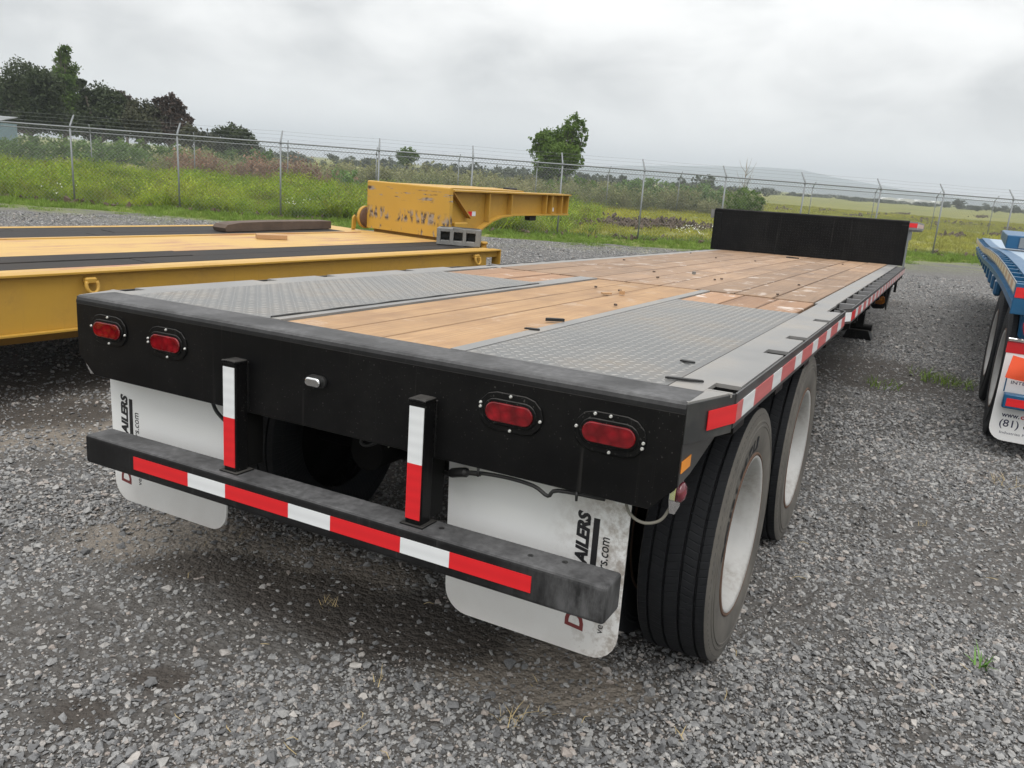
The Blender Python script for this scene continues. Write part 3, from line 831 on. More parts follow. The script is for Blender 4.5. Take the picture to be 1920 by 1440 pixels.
# mudflaps
def mudflap(x0, x1, tx):
    r = 0.085; poly = [(x0, 0.70)]
    for k in range(7):
        a = math.pi + math.pi / 2 * k / 6
        poly.append((x0 + 0.012 + r + r * math.cos(a), 0.112 + r + r * math.sin(a)))
    for k in range(7):
        a = 1.5 * math.pi + math.pi / 2 * k / 6
        poly.append((x1 - r + r * math.cos(a), 0.112 + r + r * math.sin(a)))
    poly.append((x1, 0.70))
    f = MB().prism(poly, 'y', 0.120, 0.128).build('mudflap', MAT['flap_white'], T)
    ax = ((0, 0.1192, 0), (0, 0, 1), (-1, 0, 0))
    def t(body, z0, z1, xl, xr, mat, **kw): place_text(body, f, mat, (z0, z1, -(xr + tx), -(xl + tx)), ax, **kw)
    t('TRAILERS', 0.345, 0.571, 0.905, 0.948, MAT['ink'], bold=0.055, shear=0.22)
    MB().box(0.957 + tx, 0.976 + tx, 0.1185, 0.1198, 0.345, 0.557).build('underline_bar', MAT['ink'], f)
    t('rs.com', 0.405, 0.506, 0.990, 1.012, MAT['ink'], bold=0.01, shear=0.1)
    t('D', 0.187, 0.245, 0.893, 0.954, MAT['ink_red'], bold=0.03, shear=0.12)
    t('ve', 0.197, 0.227, 1.001, 1.017, MAT['ink'], bold=0.0)
    return f
mudflap(0.447, 1.064, 0.0); mudflap(-1.205, -0.545, -2.046)
for (x0, x1) in ((0.43, 1.08), (-1.22, -0.53)):
    MB().box(x0, x1, 0.13, 0.17, 0.66, 0.72).build('flap_bracket', MAT['black_hidden'], T, 0.003, 1)

# chassis: two main beams, cross members, axles, suspension
for s in (-1, 1):
    o = MB()
    o.box(s * 0.50 - 0.006, s * 0.50 + 0.006, 0.3, LD + 2.4, 0.60, 0.92)
    o.box(s * 0.50 - 0.065, s * 0.50 + 0.065, 0.3, LD + 2.4, 0.585, 0.60)
    o.box(s * 0.50 - 0.065, s * 0.50 + 0.065, 0.3, LD + 2.4, 0.92, 0.932)
    o.build('main_beam', MAT['black_hidden'], T)
for k in range(17):
    yy = 0.35 + k * 0.58
    MB().box(-1.08, 1.08, yy, yy + 0.05, 0.86, 0.934).build('cross_member', MAT['black_hidden'], T)
AX = [0.965, 2.205]; TR = 0.482
for yy in AX:
    zc_ = gz(0, yy) + TR - 0.012
    MB().cyl((-0.92, yy, zc_), (0.92, yy, zc_), 0.063, 0.063, 16).build('axle', MAT['black_hidden'], T)
    for s in (-1, 1):
        MB().box(s * 0.50 - 0.05, s * 0.50 + 0.05, yy - 0.16, yy + 0.16, zc_ + 0.06, 0.585).build('spring_hanger', MAT['black_hidden'], T, 0.01, 1)
        MB().cyl((s * 0.30, yy - 0.30, zc_ + 0.05), (s * 0.30, yy - 0.05, zc_ + 0.05), 0.085, 0.085, 16).build('brake_chamber', MAT['black_hidden'], T)

def tyre_profile(w_, R):
    r0 = 0.292; p = []
    hw = w_ / 2
    side = [(-hw * 0.86, r0 - 0.004), (-hw * 0.93, r0 + 0.02), (-hw * 0.985, r0 + 0.050), (-hw * 1.0, r0 + 0.078), (-hw * 1.005, r0 + 0.100), (-hw * 1.000, r0 + 0.116), (-hw * 1.014, r0 + 0.118), (-hw * 1.012, r0 + 0.124), (-hw * 0.990, r0 + 0.126), (-hw * 0.985, r0 + 0.134), (-hw * 0.997, r0 + 0.136), (-hw * 0.99, r0 + 0.142), (-hw * 0.972, r0 + 0.144), (-hw * 0.95, R - 0.024), (-hw * 0.93, R - 0.012), (-hw * 0.885, R - 0.003)]
    return side
def tyre_parts(w_, R, n=72):
    side = tyre_profile(w_, R)
    hw = w_ / 2
    sidewall = side + [(side[-1][0], R - 0.02)]
    gr = [-0.62, -0.21, 0.21, 0.62]
    tr = [(-hw * 0.885, R - 0.003)]
    for g_ in gr:
        gx = g_ * hw
        crown = R - 0.004 * (gx / hw) ** 2
        tr += [(gx - 0.0052, crown), (gx - 0.0042, crown - 0.014), (gx + 0.0042, crown - 0.014), (gx + 0.0052, crown)]
    tr += [(hw * 0.885, R - 0.003)]
    return side, tr
TW = 0.262
def make_wheel(name, parent, xface, yy, s, outer, with_text=False, R=TR, zc_=None, rim_mat='rim_white', clean=False):
    """s = +1: outer face towards +x"""
    zc_ = gz(xface, yy) + R - 0.012 if zc_ is None else zc_
    xc = xface - s * TW / 2
    c = (xc, yy, zc_)
    w_ = empty(name); w_.parent = parent
    w_.location = c
    side, tr = tyre_parts(TW, R)
    key = ('tyre', R)
    if key not in CACHE:
        full = [(x, r) for x, r in side] + tr[1:-1] + [(-x, r) for x, r in reversed(side)]
        mtd = MB().lathe(full, (0, 0, 0), 88, True)
        me = mtd.mesh('tyre')
        me.materials.append(MAT['tyre']); me.materials.append(MAT['tread_rubber'])
        for p in me.polygons:
            c_ = p.center
            rr = math.hypot(c_[1], c_[2])
            if rr > R - 0.022 and abs(c_[0]) < TW / 2 * 0.90: p.material_index = 1
        for p in me.polygons: p.use_smooth = True
        try: me.set_sharp_from_angle(angle=R_(35))
        except Exception: pass
        CACHE[key] = me
        # shoulder lugs: small notches stand proud along both tread edges
        lug = MB()
        for k in range(96):
            an = 2 * math.pi * k / 96
            for sg in (-1, 1):
                ca, sa = math.cos(an), math.sin(an)
                cb, sb = math.cos(an + 0.034), math.sin(an + 0.034)
                x0, x1 = sg * TW / 2 * 0.89, sg * TW / 2 * 0.952
                r0_, r1_ = R - 0.004, R - 0.024
                lug.add([(x0, r0_ * ca, r0_ * sa), (x0, r0_ * cb, r0_ * sb), (x1, r1_ * cb, r1_ * sb), (x1, r1_ * ca, r1_ * sa),
                         (x0, (r0_ - .02) * ca, (r0_ - .02) * sa), (x0, (r0_ - .02) * cb, (r0_ - .02) * sb)],
                        [(0, 1, 2, 3), (0, 3, 4), (1, 5, 2), (4, 3, 2, 5)])
        CACHE[('lug', R)] = lug.mesh('shoulder_lugs')
    ty = mk('tyre', CACHE[key], None, w_)
    if not outer or clean:             # inner tyre: shade put into darker rubber; clean: rubber without road dust
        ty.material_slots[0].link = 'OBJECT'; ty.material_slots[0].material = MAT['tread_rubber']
    tl = mk('shoulder_lugs', CACHE[('lug', R)], MAT['tread_rubber'], ty); tl['kind'] = 'stuff'
    kr = ('rim', s, outer, rim_mat)
    if kr not in CACHE:
        q = s * TW / 2
        fx = q * 0.86
        dish = 0.135 if outer else 0.03
        pr = [(fx - s * 0.002, 0.291), (fx + s * 0.010, 0.301), (fx + s * 0.014, 0.297), (fx + s * 0.006, 0.284), (fx - s * 0.022, 0.272), (fx - s * 0.06, 0.262), (fx - s * (dish - 0.01), 0.250), (fx - s * dish, 0.235), (fx - s * (dish + 0.008), 0.19), (fx - s * (dish - 0.012), 0.14), (fx - s * (dish - 0.014), 0.11)]
        CACHE[kr] = MB().lathe(pr, (0, 0, 0), 64, True).mesh('rim')
        CACHE[kr + ('disc',)] = MB().lathe([(fx - s * 0.10, 0.0), (fx - s * 0.10, 0.262), (fx - s * 0.11, 0.262), (fx - s * 0.11, 0.0)], (0, 0, 0), 32, True).mesh('wheel_disc')
        hb = [(fx - s * (dish - 0.014), 0.112), (fx - s * (dish - 0.035), 0.095), (fx - s * (dish - 0.042), 0.07), (fx - s * (dish - 0.05), 0.062), (fx - s * (dish - 0.052), 0.0)]
        CACHE[kr + ('hub',)] = MB().lathe(hb, (0, 0, 0), 32, True).mesh('hub')
        nb = MB()
        for k in range(10):
            a = 2 * math.pi * k / 10
            nb.cyl((fx - s * (dish - 0.004), 0.165 * math.cos(a), 0.165 * math.sin(a)), (fx - s * (dish - 0.04), 0.165 * math.cos(a), 0.165 * math.sin(a)), 0.017, 0.015, 6)
        CACHE[kr + ('nut',)] = nb.mesh('wheel_nut')
    if ('ring', s) not in CACHE:
        fx = s * TW / 2 * 0.86
        CACHE[('ring', s)] = MB().lathe([(fx + s * 0.004, 0.300), (fx + s * 0.015, 0.303), (fx + s * 0.012, 0.312), (fx + s * 0.004, 0.314)], (0, 0, 0), 64, True).mesh('bead_ring')
    mk('bead_ring', CACHE[('ring', s)], MAT['rust'], w_)
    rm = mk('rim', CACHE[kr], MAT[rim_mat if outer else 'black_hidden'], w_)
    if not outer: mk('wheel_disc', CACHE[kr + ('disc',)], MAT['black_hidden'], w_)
    if outer:
        mk('hub', CACHE[kr + ('hub',)], MAT['black_hidden'], w_)
        mk('wheel_nuts', CACHE[kr + ('nut',)], MAT['rust'], rm)['kind'] = 'stuff'
    if with_text:
        word = 'DOUBLESTAR'
        for i, ch in enumerate(word):
            a = R_(172 - i * 9.2)
            ca, sa = math.cos(a), math.sin(a)
            me = text_mesh(ch, 0.062, 0.006, 0.0)
            n = len(me.vertices); co = np.zeros(n * 3, dtype=np.float32); me.vertices.foreach_get('co', co); co = co.reshape(-1, 3)
            uu = (co[:, 0] - 0.02) * 1.1; vv = co[:, 1] * 1.1 + 0.332
            # radial out = (ca, sa) in (y, z); reading direction clockwise seen from outside
            sx_ = np.interp(vv, [q[1] for q in side], [-q[0] for q in side]); P = np.stack([s * (sx_ + 0.0016), ca * vv + sa * uu, sa * vv - ca * uu], -1)
            me.vertices.foreach_set('co', P.astype(np.float32).ravel()); me.update()
            mk('raised_letter', me, MAT['tread_rubber'], ty)
    return w_
CACHE = {}
XF = 1.245
for k, yy in enumerate(AX):
    for s in (1, -1):
        make_wheel('wheel', T, s * XF, yy, s, True, with_text=(s == 1 and k == 0))
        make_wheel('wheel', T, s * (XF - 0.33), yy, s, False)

# ---- deck: timber planks and tread plate
def plank(x0, x1, y0, y1, mat, z=H - 0.004, th=0.035):
    g_ = 0.0055 if mat == 'plank_fresh' else 0.0042
    dz = random.uniform(-0.0025, 0.0015)
    o = MB().box(x0 + g_, x1 - g_, y0 + g_, y1 - g_, z - th, z + dz).build('plank', MAT[mat], T, 0.003, 1)
    return o
cx_ = [-0.323, -0.088, 0.118, 0.396]
for a, b in zip(cx_[:-1], cx_[1:]): plank(a, b, 0.172, 3.185, 'plank_fresh')
for xs in ([0.455, 0.672, 0.877, 1.093], [-1.10, -0.88, -0.67, -0.455]):
    for a, b in zip(xs[:-1], xs[1:]): plank(a, b, 2.46, 3.185, 'plank_chalky')
fx = np.linspace(-1.105, 1.085, 10)
for k in range(9):
    cuts = [3.21] + sorted([4.3 + ((k * 2.37) % 2.2), 7.0 + ((k * 1.61) % 2.1)]) + [LD - 0.02]
    if k % 3 == 0: cuts.pop(1)
    for a, b in zip(cuts[:-1], cuts[1:]): plank(fx[k], fx[k + 1], a, b, 'plank_deck', H - 0.001)
MB().box(-1.11, 1.09, 0.15, LD - 0.01, H - 0.06, H - 0.045).build('sub_floor', MAT['black_hidden'], T)
MB().box(-1.10, 1.088, 3.187, 3.207, H - 0.03, H - 0.012).build('joint_strip', MAT['rust'], T)

def tread(x0, x1, y0, y1, name='tread_plate'):
    p = MB().box(x0, x1, y0, y1, H - 0.012, H).build(name, MAT['tread_plate'], T)
    pit = 0.034
    xs = np.arange(x0 + 0.02, x1 - 0.015, pit); ys = np.arange(y0 + 0.02, y1 - 0.015, pit)
    gx, gy = np.meshgrid(np.arange(len(xs)), np.arange(len(ys)), indexing='ij')
    cx, cy = xs[gx].ravel(), ys[gy].ravel()
    par = ((gx + gy) % 2).ravel()
    a = np.where(par == 0, R_(45), R_(-45))
    ca, sa = np.cos(a), np.sin(a)
    loc = np.array([(-0.0145, 0, 0), (0, 0.0042, 0), (0.0145, 0, 0), (0, -0.0042, 0), (-0.006, 0, 0.0022), (0.006, 0, 0.0022)])
    n = len(cx)
    V = np.zeros((n, 6, 3))
    V[:, :, 0] = cx[:, None] + ca[:, None] * loc[:, 0] - sa[:, None] * loc[:, 1]
    V[:, :, 1] = cy[:, None] + sa[:, None] * loc[:, 0] + ca[:, None] * loc[:, 1]
    V[:, :, 2] = H + 0.0001 + loc[:, 2]
    tri = np.array([(0, 4, 1), (1, 4, 5), (1, 5, 2), (2, 5, 3), (3, 5, 4), (3, 4, 0)])[:, ::-1]
    F = (tri[None] + (np.arange(n) * 6)[:, None, None]).reshape(-1, 3)
    t = mk('tread_pattern', np_mesh('tread_pattern', V.reshape(-1, 3), F, MAT['tread_worn']), None, p)
    t['kind'] = 'stuff'
    return p
tread(0.455, 1.115, 0.172, 2.452)
tread(-1.12, -0.375, 0.172, 2.455)
MB().box(0.399, 0.452, 0.172, 3.185, H - 0.012, H + 0.0015).build('edge_strip', MAT['grey_plate'], T)
MB().box(-0.372, -0.326, 0.172, 3.185, H - 0.012, H + 0.0015).build('edge_strip', MAT['grey_plate'], T)
MB().box(-0.452, -0.375, 2.458, 3.185, H - 0.012, H + 0.0008).build('edge_strip', MAT['grey_plate'], T)
# bent lip standing along the left tread plate
o = MB()
pts = [(-0.374 + 0.001 * math.sin(k * 1.7), 0.18 + k * 0.122, H + 0.003 + 0.0015 * math.sin(k * 2.3)) for k in range(19)]
o.tube(pts, 0.0045, 6)
o.build('curled_lip', MAT['cable'], T)

# side plates with stake slots, rub rails
def side_plate(s):
    sl_ = [0.215, 0.99, 1.445, 2.2]
    xi, xs0, xo = 1.118, 1.216, 1.288
    o = MB()
    ys = [0.2] + [v for a in sl_ for v in (a, a + 0.10)] + [2.74]
    def bx(x0, x1, y0, y1, z0, z1):
        a, b = sorted((s * x0, s * x1)); o.box(a, b, y0, y1, z0, z1)
    bx(xi, xs0, 0.172, 3.19, H - 0.012, H)
    for k in range(0, len(ys), 2):
        bx(xs0, xo, ys[k], ys[k + 1], H - 0.012, H)
    o.build('side_plate', MAT['grey_plate'], T)
    c = MB().prism([(s * 1.118, 0.1715), (s * HW, 0.012), (s * (xo - 0.008), 0.1995), (s * xs0, 0.1995), (s * 1.2161, 0.1718)] if s > 0 else [(s * 1.118, 0.1715), (s * 1.2161, 0.1718), (s * xs0, 0.1995), (s * (xo - 0.008), 0.1995), (s * HW, 0.012)], 'z', H - 0.0125, H - 0.0005)
    c.build('corner_plate', MAT['grey_plate'], T)
    for a in sl_:
        q = MB(); a0, b0 = sorted((s * (xs0 + 0.001), s * (xo - 0.002)))
        q.box(a0, b0, a + 0.001, a + 0.099, H - 0.105, H - 0.095)
        q.box(a0, b0, a - 0.006, a - 0.0005, H - 0.10, H - 0.014)
        q.box(a0, b0, a + 0.1005, a + 0.106, H - 0.10, H - 0.0125)
        q.build('stake_pocket', MAT['black_hidden'], T)
    # rear rail: outer strip with chamfered rear end and bent front end
    rail(s, [(HW, 0.006), (1.2905, 0.228)], H - 0.115, H - 0.004, 0.006, 'black_dusty')
    path = [(1.293, 0.232), (1.293, 2.93), (1.236, 3.03)]
    rail(s, path, H - 0.105, H - 0.004, 0.006, 'black_dusty')
    path2 = [(1.236, 3.06), (1.300, 3.235), (1.300, LD - 0.03)]
    rail(s, path2, H - 0.105, H - 0.012, 0.006, 'black_dusty')
    o = MB()
    a, b = sorted((s * 1.09, s * 1.206))
    o.box(a, b, 3.192, LD - 0.02, H - 0.014, H - 0.003)
    o.build('side_rail', MAT['grey_plate'], T, 0.002, 1)
    MB().box(a, b, 3.192, LD - 0.02, H - 0.16, H - 0.0145).build('side_channel', MAT['black_paint'], T)
    a, b = sorted((s * 1.208, s * 1.296))
    yy = 3.42
    while yy < LD - 0.1:
        MB().box(a, b, yy, yy + 0.03, H - 0.10, H - 0.008).build('rail_spacer', MAT['steel_edge'], T)
        if int(yy * 10) % 2 == 5:
            MB().cyl((s * 1.207, yy + 0.19, H - 0.06), (s * 1.297, yy + 0.19, H - 0.06), 0.022, 0.022, 10).build('rope_spool', MAT['steel_edge'], T)
        yy += 0.405
    for yy in (2.80, 2.86, 2.97):
        a, b = sorted((s * 1.229, s * (1.29 if yy < 2.93 else 1.262)))
        MB().box(a, b, yy, yy + 0.012, H - 0.09, H - 0.012).build('rail_spacer', MAT['steel_edge'], T)
    # brackets below the rail
    for yy in (0.30, 0.95, 1.6, 2.3):
        q = MB().prism([(s * 1.10, H - 0.02), (s * 1.285, H - 0.106), (s * 1.285, H - 0.14), (s * 1.10, H - 0.19)], 'y', yy, yy + 0.14)
        q.build('rail_bracket', MAT['black_paint'], T, 0.002, 1)
    for k in range(14):
        yy = 3.3 + k * 0.48
        q = MB().prism([(s * 1.00, H - 0.162), (s * 1.296, H - 0.106), (s * 1.296, H - 0.145), (s * 1.00, H - 0.27)], 'y', yy, yy + 0.03)
        q.build('rail_bracket', MAT['black_paint'], T)
    # tape along the rail
    yy, k = 0.245, 0
    MB().prism([(s * (HW + 0.0775 * 0.45), 0.006 + 0.229 * 0.40), (s * 1.2965, 0.237), (s * 1.2995, 0.2365), (s * (HW + 0.0775 * 0.45 + 0.0025), 0.006 + 0.229 * 0.40 - 0.001)], 'z', H - 0.088, H - 0.034).build('reflective_tape', MAT['tape_red'], T)
    seg = [('tape_red_faded', 0.075)] + [('tape_white', 0.165), ('tape_red_faded', 0.29)] * 6
    for (mt, ln) in seg:
        if yy > 2.9: break
        y1 = min(yy + ln, 2.925)
        a, b = sorted((s * 1.2962, s * 1.2985))
        MB().box(a, b, yy, y1 - 0.001, H - 0.088, H - 0.034).build('reflective_tape', MAT[mt], T)
        yy = y1
    yy, k = 3.242, 0
    MB().prism([(s * 1.243, 3.066), (s * 1.300, 3.222), (s * 1.3035, 3.222), (s * 1.2465, 3.066)], 'z', H - 0.09, H - 0.036).build('reflective_tape', MAT['tape_white'], T)
    while yy < LD - 0.1:
        ln = 0.16 if k % 2 else 0.21
        y1 = min(yy + ln, LD - 0.04)
        a, b = sorted((s * 1.3032, s * 1.3055))
        MB().box(a, b, yy, y1 - 0.001, H - 0.09, H - 0.036).build('reflective_tape', MAT['tape_white' if k % 2 else ('tape_red' if k == 0 else 'tape_red_faded')], T)
        yy = y1; k += 1
def rail(s, path, z0, z1, th=0.006, mat='steel_edge'):
    m = MB()
    pts = [Vector((p[0], p[1])) for p in path]
    outv, inv = [], []
    for i, p in enumerate(pts):
        d0 = (pts[i] - pts[i - 1]).normalized() if i else (pts[1] - pts[0]).normalized()
        d1 = (pts[i + 1] - pts[i]).normalized() if i < len(pts) - 1 else d0
        n0 = Vector((d0.y, -d0.x)); n1_ = Vector((d1.y, -d1.x))
        nn = (n0 + n1_).normalized(); k = 1 / max(0.4, nn.dot(n0))
        outv.append(p + nn * th * 0.5 * k); inv.append(p - nn * th * 0.5 * k)
    ring = outv + inv[::-1]
    poly = [(s * q.x, q.y) for q in ring]
    m.prism(poly, 'z', z0, z1)
    m.build('rub_rail', MAT[mat], T, 0.0012, 1)
for s in (1, -1): side_plate(s)
# side returns at the rear corners, amber sticker and side marker lamp
for s in (1, -1):
    MB().prism([(0.013, H - 0.013), (0.36, H - 0.106), (0.45, H - 0.15), (0.36, 0.80), (0.12, 0.752), (0.013, 0.746)], 'x', *sorted((s * (HW - 0.008), s * HW))).build('corner_return', MAT['black_dusty'], T)
    lp = MB().prism([(0.03, 0.765), (0.085, 0.775), (0.10, 0.735), (0.085, 0.665), (0.04, 0.655), (0.022, 0.70)], 'x', *sorted((s * 1.196, s * 1.212))).build('lamp_bracket', MAT['chrome'], T, 0.002, 1)
    MB().lathe([(s * 0.0, 0.0), (s * 0.0, 0.030), (s * 0.010, 0.028), (s * 0.017, 0.018), (s * 0.02, 0.0)], (s * 1.2125, 0.062, 0.715), 20).build('lens', MAT['lens_pink'], lp)
    MB().box(*sorted((s * (HW + 0.0006), s * (HW + 0.0022))), 0.018, 0.105, 0.779, 0.812).build('amber_sticker', MAT['amber'], T)
# pale hose from the flap bracket to the side lamp, wiring under the panel
MB().tube(curve([(1.06, 0.07, 0.66), (1.085, 0.05, 0.625), (1.13, 0.04, 0.612), (1.175, 0.045, 0.63), (1.20, 0.05, 0.68)]), 0.0045, 8).build('hose', MAT['cable_pale'], T)
MB().tube(curve([(0.30, 0.14, 0.57), (0.47, 0.07, 0.60), (0.58, 0.025, 0.640), (0.70, 0.018, 0.654), (0.80, 0.016, 0.650), (0.85, 0.012, 0.632), (0.88, 0.012, 0.655), (1.02, 0.02, 0.660)]), 0.006, 8).build('wiring', MAT['cable'], T)
MB().tube(curve([(0.48, 0.07, 0.602), (0.55, 0.035, 0.630), (0.62, 0.02, 0.645)]), [0.009] * 3 + [0.015] * 14 + [0.008] * max(0, len(curve([(0.48, 0.07, 0.602), (0.55, 0.035, 0.630), (0.62, 0.02, 0.645)])) - 17), 8).build('cable_joint', MAT['cable'], T)
MB().tube(curve([(0.35, 0.25, 0.55), (0.18, 0.20, 0.60), (0.10, 0.18, 0.615), (0.055, 0.17, 0.60), (0.075, 0.17, 0.585), (0.12, 0.18, 0.61), (0.06, 0.19, 0.635), (0.02, 0.20, 0.64), (-0.02, 0.22, 0.64)]), 0.0055, 8).build('wiring', MAT['cable'], T)
MB().tube(curve([(0.13, 0.18, 0.67), (0.12, 0.18, 0.64), (0.145, 0.18, 0.615), (0.17, 0.18, 0.61), (0.165, 0.18, 0.595)]), 0.003, 6).build('wiring', MAT['cable_pale'], T)
for hx in (0.62, 0.94):
    MB().cyl((hx, 0.006, 0.669), (hx, 0.008, 0.640), 0.005, 0.004, 6).build('cable_clip', MAT['cable'], T)
MB().tube(curve([(-0.60, 0.10, 0.66), (-0.56, 0.09, 0.61), (-0.50, 0.09, 0.57)]), 0.007, 6).build('wiring', MAT['cable'], T)
# air tank behind the guard
MB().lathe([(-0.33, 0.0), (-0.32, 0.07), (-0.29, 0.115), (-0.25, 0.125), (0.25, 0.125), (0.29, 0.115), (0.32, 0.07), (0.33, 0.0)], (-0.02, 0.62, 0.66), 28).build('air_tank', MAT['black_hidden'], T)

# ---- step to the upper deck
SZ = 1.555
st = MB().box(-1.292, 1.262, LD, LD + 0.012, H - 0.005, SZ - 0.03).build('step_panel', MAT['black_paint'], T)
def step_pattern():
    pit = 0.034
    xs = np.arange(-1.16, 1.12, pit); zs = np.arange(H + 0.03, SZ - 0.06, pit)
    gx, gy = np.meshgrid(np.arange(len(xs)), np.arange(len(zs)), indexing='ij')
    cx, cz = xs[gx].ravel(), zs[gy].ravel()
    a = np.where(((gx + gy) % 2).ravel() == 0, R_(45), R_(-45)); ca, sa = np.cos(a), np.sin(a)
    loc = np.array([(-0.014, 0), (0, 0.004), (0.014, 0), (0, -0.004), (-0.006, 0), (0.006, 0)]); hh = np.array([0, 0, 0, 0, 0.0014, 0.0014])
    n = len(cx); V = np.zeros((n, 6, 3))
    V[:, :, 0] = cx[:, None] + ca[:, None] * loc[:, 0] - sa[:, None] * loc[:, 1]
    V[:, :, 2] = cz[:, None] + sa[:, None] * loc[:, 0] + ca[:, None] * loc[:, 1]
    V[:, :, 1] = LD - 0.0001 - hh
    tri = np.array([(0, 4, 1), (1, 4, 5), (1, 5, 2), (2, 5, 3), (3, 5, 4), (3, 4, 0)])
    F = (tri[None] + (np.arange(n) * 6)[:, None, None]).reshape(-1, 3)
    t = mk('tread_pattern', np_mesh('tread_pattern', V.reshape(-1, 3), F, MAT['black_paint']), None, st)
    t['kind'] = 'stuff'
step_pattern()
for s in (-1, 1):
    MB().box(*sorted((s * 1.175, s * 1.255)), LD - 0.014, LD - 0.001, H + 0.0, SZ - 0.06).build('corner_post', MAT['black_paint'], T, 0.003, 1)
o = MB()                                        # rounded top edge with an aluminium lip
o.prism([(LD - 0.004, SZ - 0.032), (LD - 0.003, SZ - 0.012), (LD + 0.006, SZ), (LD + 0.05, SZ), (LD + 0.05, SZ - 0.032)], 'x', -1.285, 1.262)
o.build('step_edge', MAT['black_paint'], T)
MB().box(-1.10, 1.10, LD + 0.052, LD + 3.0, SZ - 0.05, SZ - 0.005).build('upper_deck', MAT['plank_deck'], T)
MB().box(*sorted((1.263, 1.285)), LD + 0.013, LD + 0.04, H - 0.16, SZ - 0.14).build('step_side_plate', MAT['galvanised'], T)
for s in (-1, 1):
    MB().box(*sorted((s * 1.10, s * 1.262)), LD + 0.052, LD + 3.0, SZ - 0.12, SZ - 0.006).build('side_rail', MAT['grey_plate'], T)
    MB().box(*sorted((s * 1.355, s * 1.362)), LD - 0.02 if s > 0 else LD + 0.3, LD + 3.0, SZ - 0.115, SZ - 0.012).build('rub_rail', MAT['steel_edge'], T)
    if s > 0: MB().box(*sorted((s * 1.264, s * 1.362)), LD - 0.028, LD - 0.021, SZ - 0.115, SZ - 0.012).build('rub_rail_end', MAT['steel_edge'], T)
    if s > 0: MB().box(*sorted((s * 1.266, s * 1.361)), LD - 0.031, LD - 0.0285, SZ - 0.085, SZ - 0.03).build('reflective_tape', MAT['tape_red'], T)
    yy = LD - 0.01 if s > 0 else LD + 0.31
    for k in range(14):
        MB().box(*sorted((s * 1.3625, s * 1.3645)), yy, yy + 0.19, SZ - 0.09, SZ - 0.036).build('reflective_tape', MAT['tape_white' if k % 2 == 0 else 'tape_red_faded'], T)
        yy += 0.192
    for k in range(8):
        MB().box(*sorted((s * 1.264, s * 1.354)), LD + 0.05 + k * 0.38, LD + 0.065 + k * 0.38, SZ - 0.14, SZ - 0.02).build('rail_spacer', MAT['steel_edge'], T)
    MB().box(*sorted((s * 1.05, s * 1.262)), LD + 0.06, LD + 1.4, SZ - 0.26, SZ - 0.125).build('tool_tray', MAT['galvanised'], T)
    MB().box(s * 0.5 - 0.06, s * 0.5 + 0.06, LD + 0.03, LD + 3.0, SZ - 0.36, SZ - 0.052).build('neck_beam', MAT['black_hidden'], T)
# landing gear
LY = 9.02
for s in (-1, 1):
    xg = s * 0.93
    zg = gz(xg, LY)
    lg = MB().box(xg - 0.062, xg + 0.062, LY - 0.062, LY + 0.062, zg + 0.36, H - 0.05).build('landing_leg', MAT['black_paint'], T, 0.008, 1)
    MB().box(xg - 0.048, xg + 0.048, LY - 0.048, LY + 0.048, zg + 0.14, zg + 0.3605).build('inner_leg', MAT['black_paint'], lg, 0.006, 1)
    MB().cyl((xg - 0.15, LY, zg + 0.15), (xg + 0.15, LY, zg + 0.15), 0.045, 0.045, 14).build('foot_axle', MAT['black_paint'], lg)
    MB().prism([(xg - 0.17, zg + 0.005), (xg + 0.17, zg + 0.005), (xg + 0.12, zg + 0.12), (xg - 0.12, zg + 0.12)], 'y', LY - 0.14, LY + 0.14).build('foot', MAT['black_paint'], lg, 0.006, 1)
    if s == 1:
        q = MB().prism([(xg + 0.09, 0.76), (xg + 0.29, 0.78), (xg + 0.29, 0.60), (xg + 0.25, 0.48), (xg + 0.13, 0.47), (xg + 0.09, 0.52)], 'y', LY - 0.20, LY - 0.15).build('lamp_guard', MAT['black_paint'], T, 0.01, 1)
        MB().prism(stadium(xg + 0.19, 0.585, 0.072, 0.055, 6), 'y', LY - 0.222, LY - 0.199).build('lens', MAT['lens_amber'], q, 0.006, 2)
        MB().box(xg + 0.11, xg + 0.19, LY - 0.19, LY - 0.02, 0.60, 0.90).build('lamp_arm', MAT['black_paint'], T)
MB().tube(curve([(1.24, 7.6, 0.80), (1.25, 7.75, 0.62), (1.25, 7.95, 0.56), (1.25, 8.2, 0.70), (1.25, 8.5, 0.82)]), 0.008, 6).build('hanging_strap', MAT['cable'], T)
MB().box(1.235, 1.262, 9.3, 9.36, 0.66, 0.84).build('hook', MAT['black_paint'], T)

# ================================================================== yellow lowboy trailer
YB = (-2.6445, 6.0318)
Yt = empty('lowboy_trailer', (YB[0], YB[1], 0), R_(-8.4))
tag(Yt, 'yellow lowboy trailer with raised gooseneck and dark timber strips along its deck', 'trailer')
ZT = 0.87
def ybox(name, mat, x0, x1, y0, y1, z0, z1, bv=0.0, parent=None):
    return MB().box(x0, x1, y0, y1, z0, z1).build(name, MAT[mat], parent or Yt, bv, 1)
for (xa, s) in ((0.0, 1), (-3.0, -1)):
    b_ = MB()
    def bb(x0, x1, y0, y1, z0, z1):
        p, q = sorted((xa - s * x0, xa - s * x1)); b_.box(p, q, y0, y1, z0, z1)
    bb(0.0, 0.12, -11.2, 0.0, ZT - 0.016, ZT)
    bb(0.045, 0.060, -11.2, -0.20, 0.492, ZT - 0.0162)
    bb(0.0, 0.12, -11.2, -0.20, 0.476, 0.4918)
    bb(0.045, 0.060, -0.1998, 0.0, 0.785, ZT - 0.0162)
    bb(0.0, 0.12, -0.012, 0.0, 0.70, ZT - 0.0162)
    b_.build('side_beam', MAT['yellow_paint'], Yt, 0.002, 1)
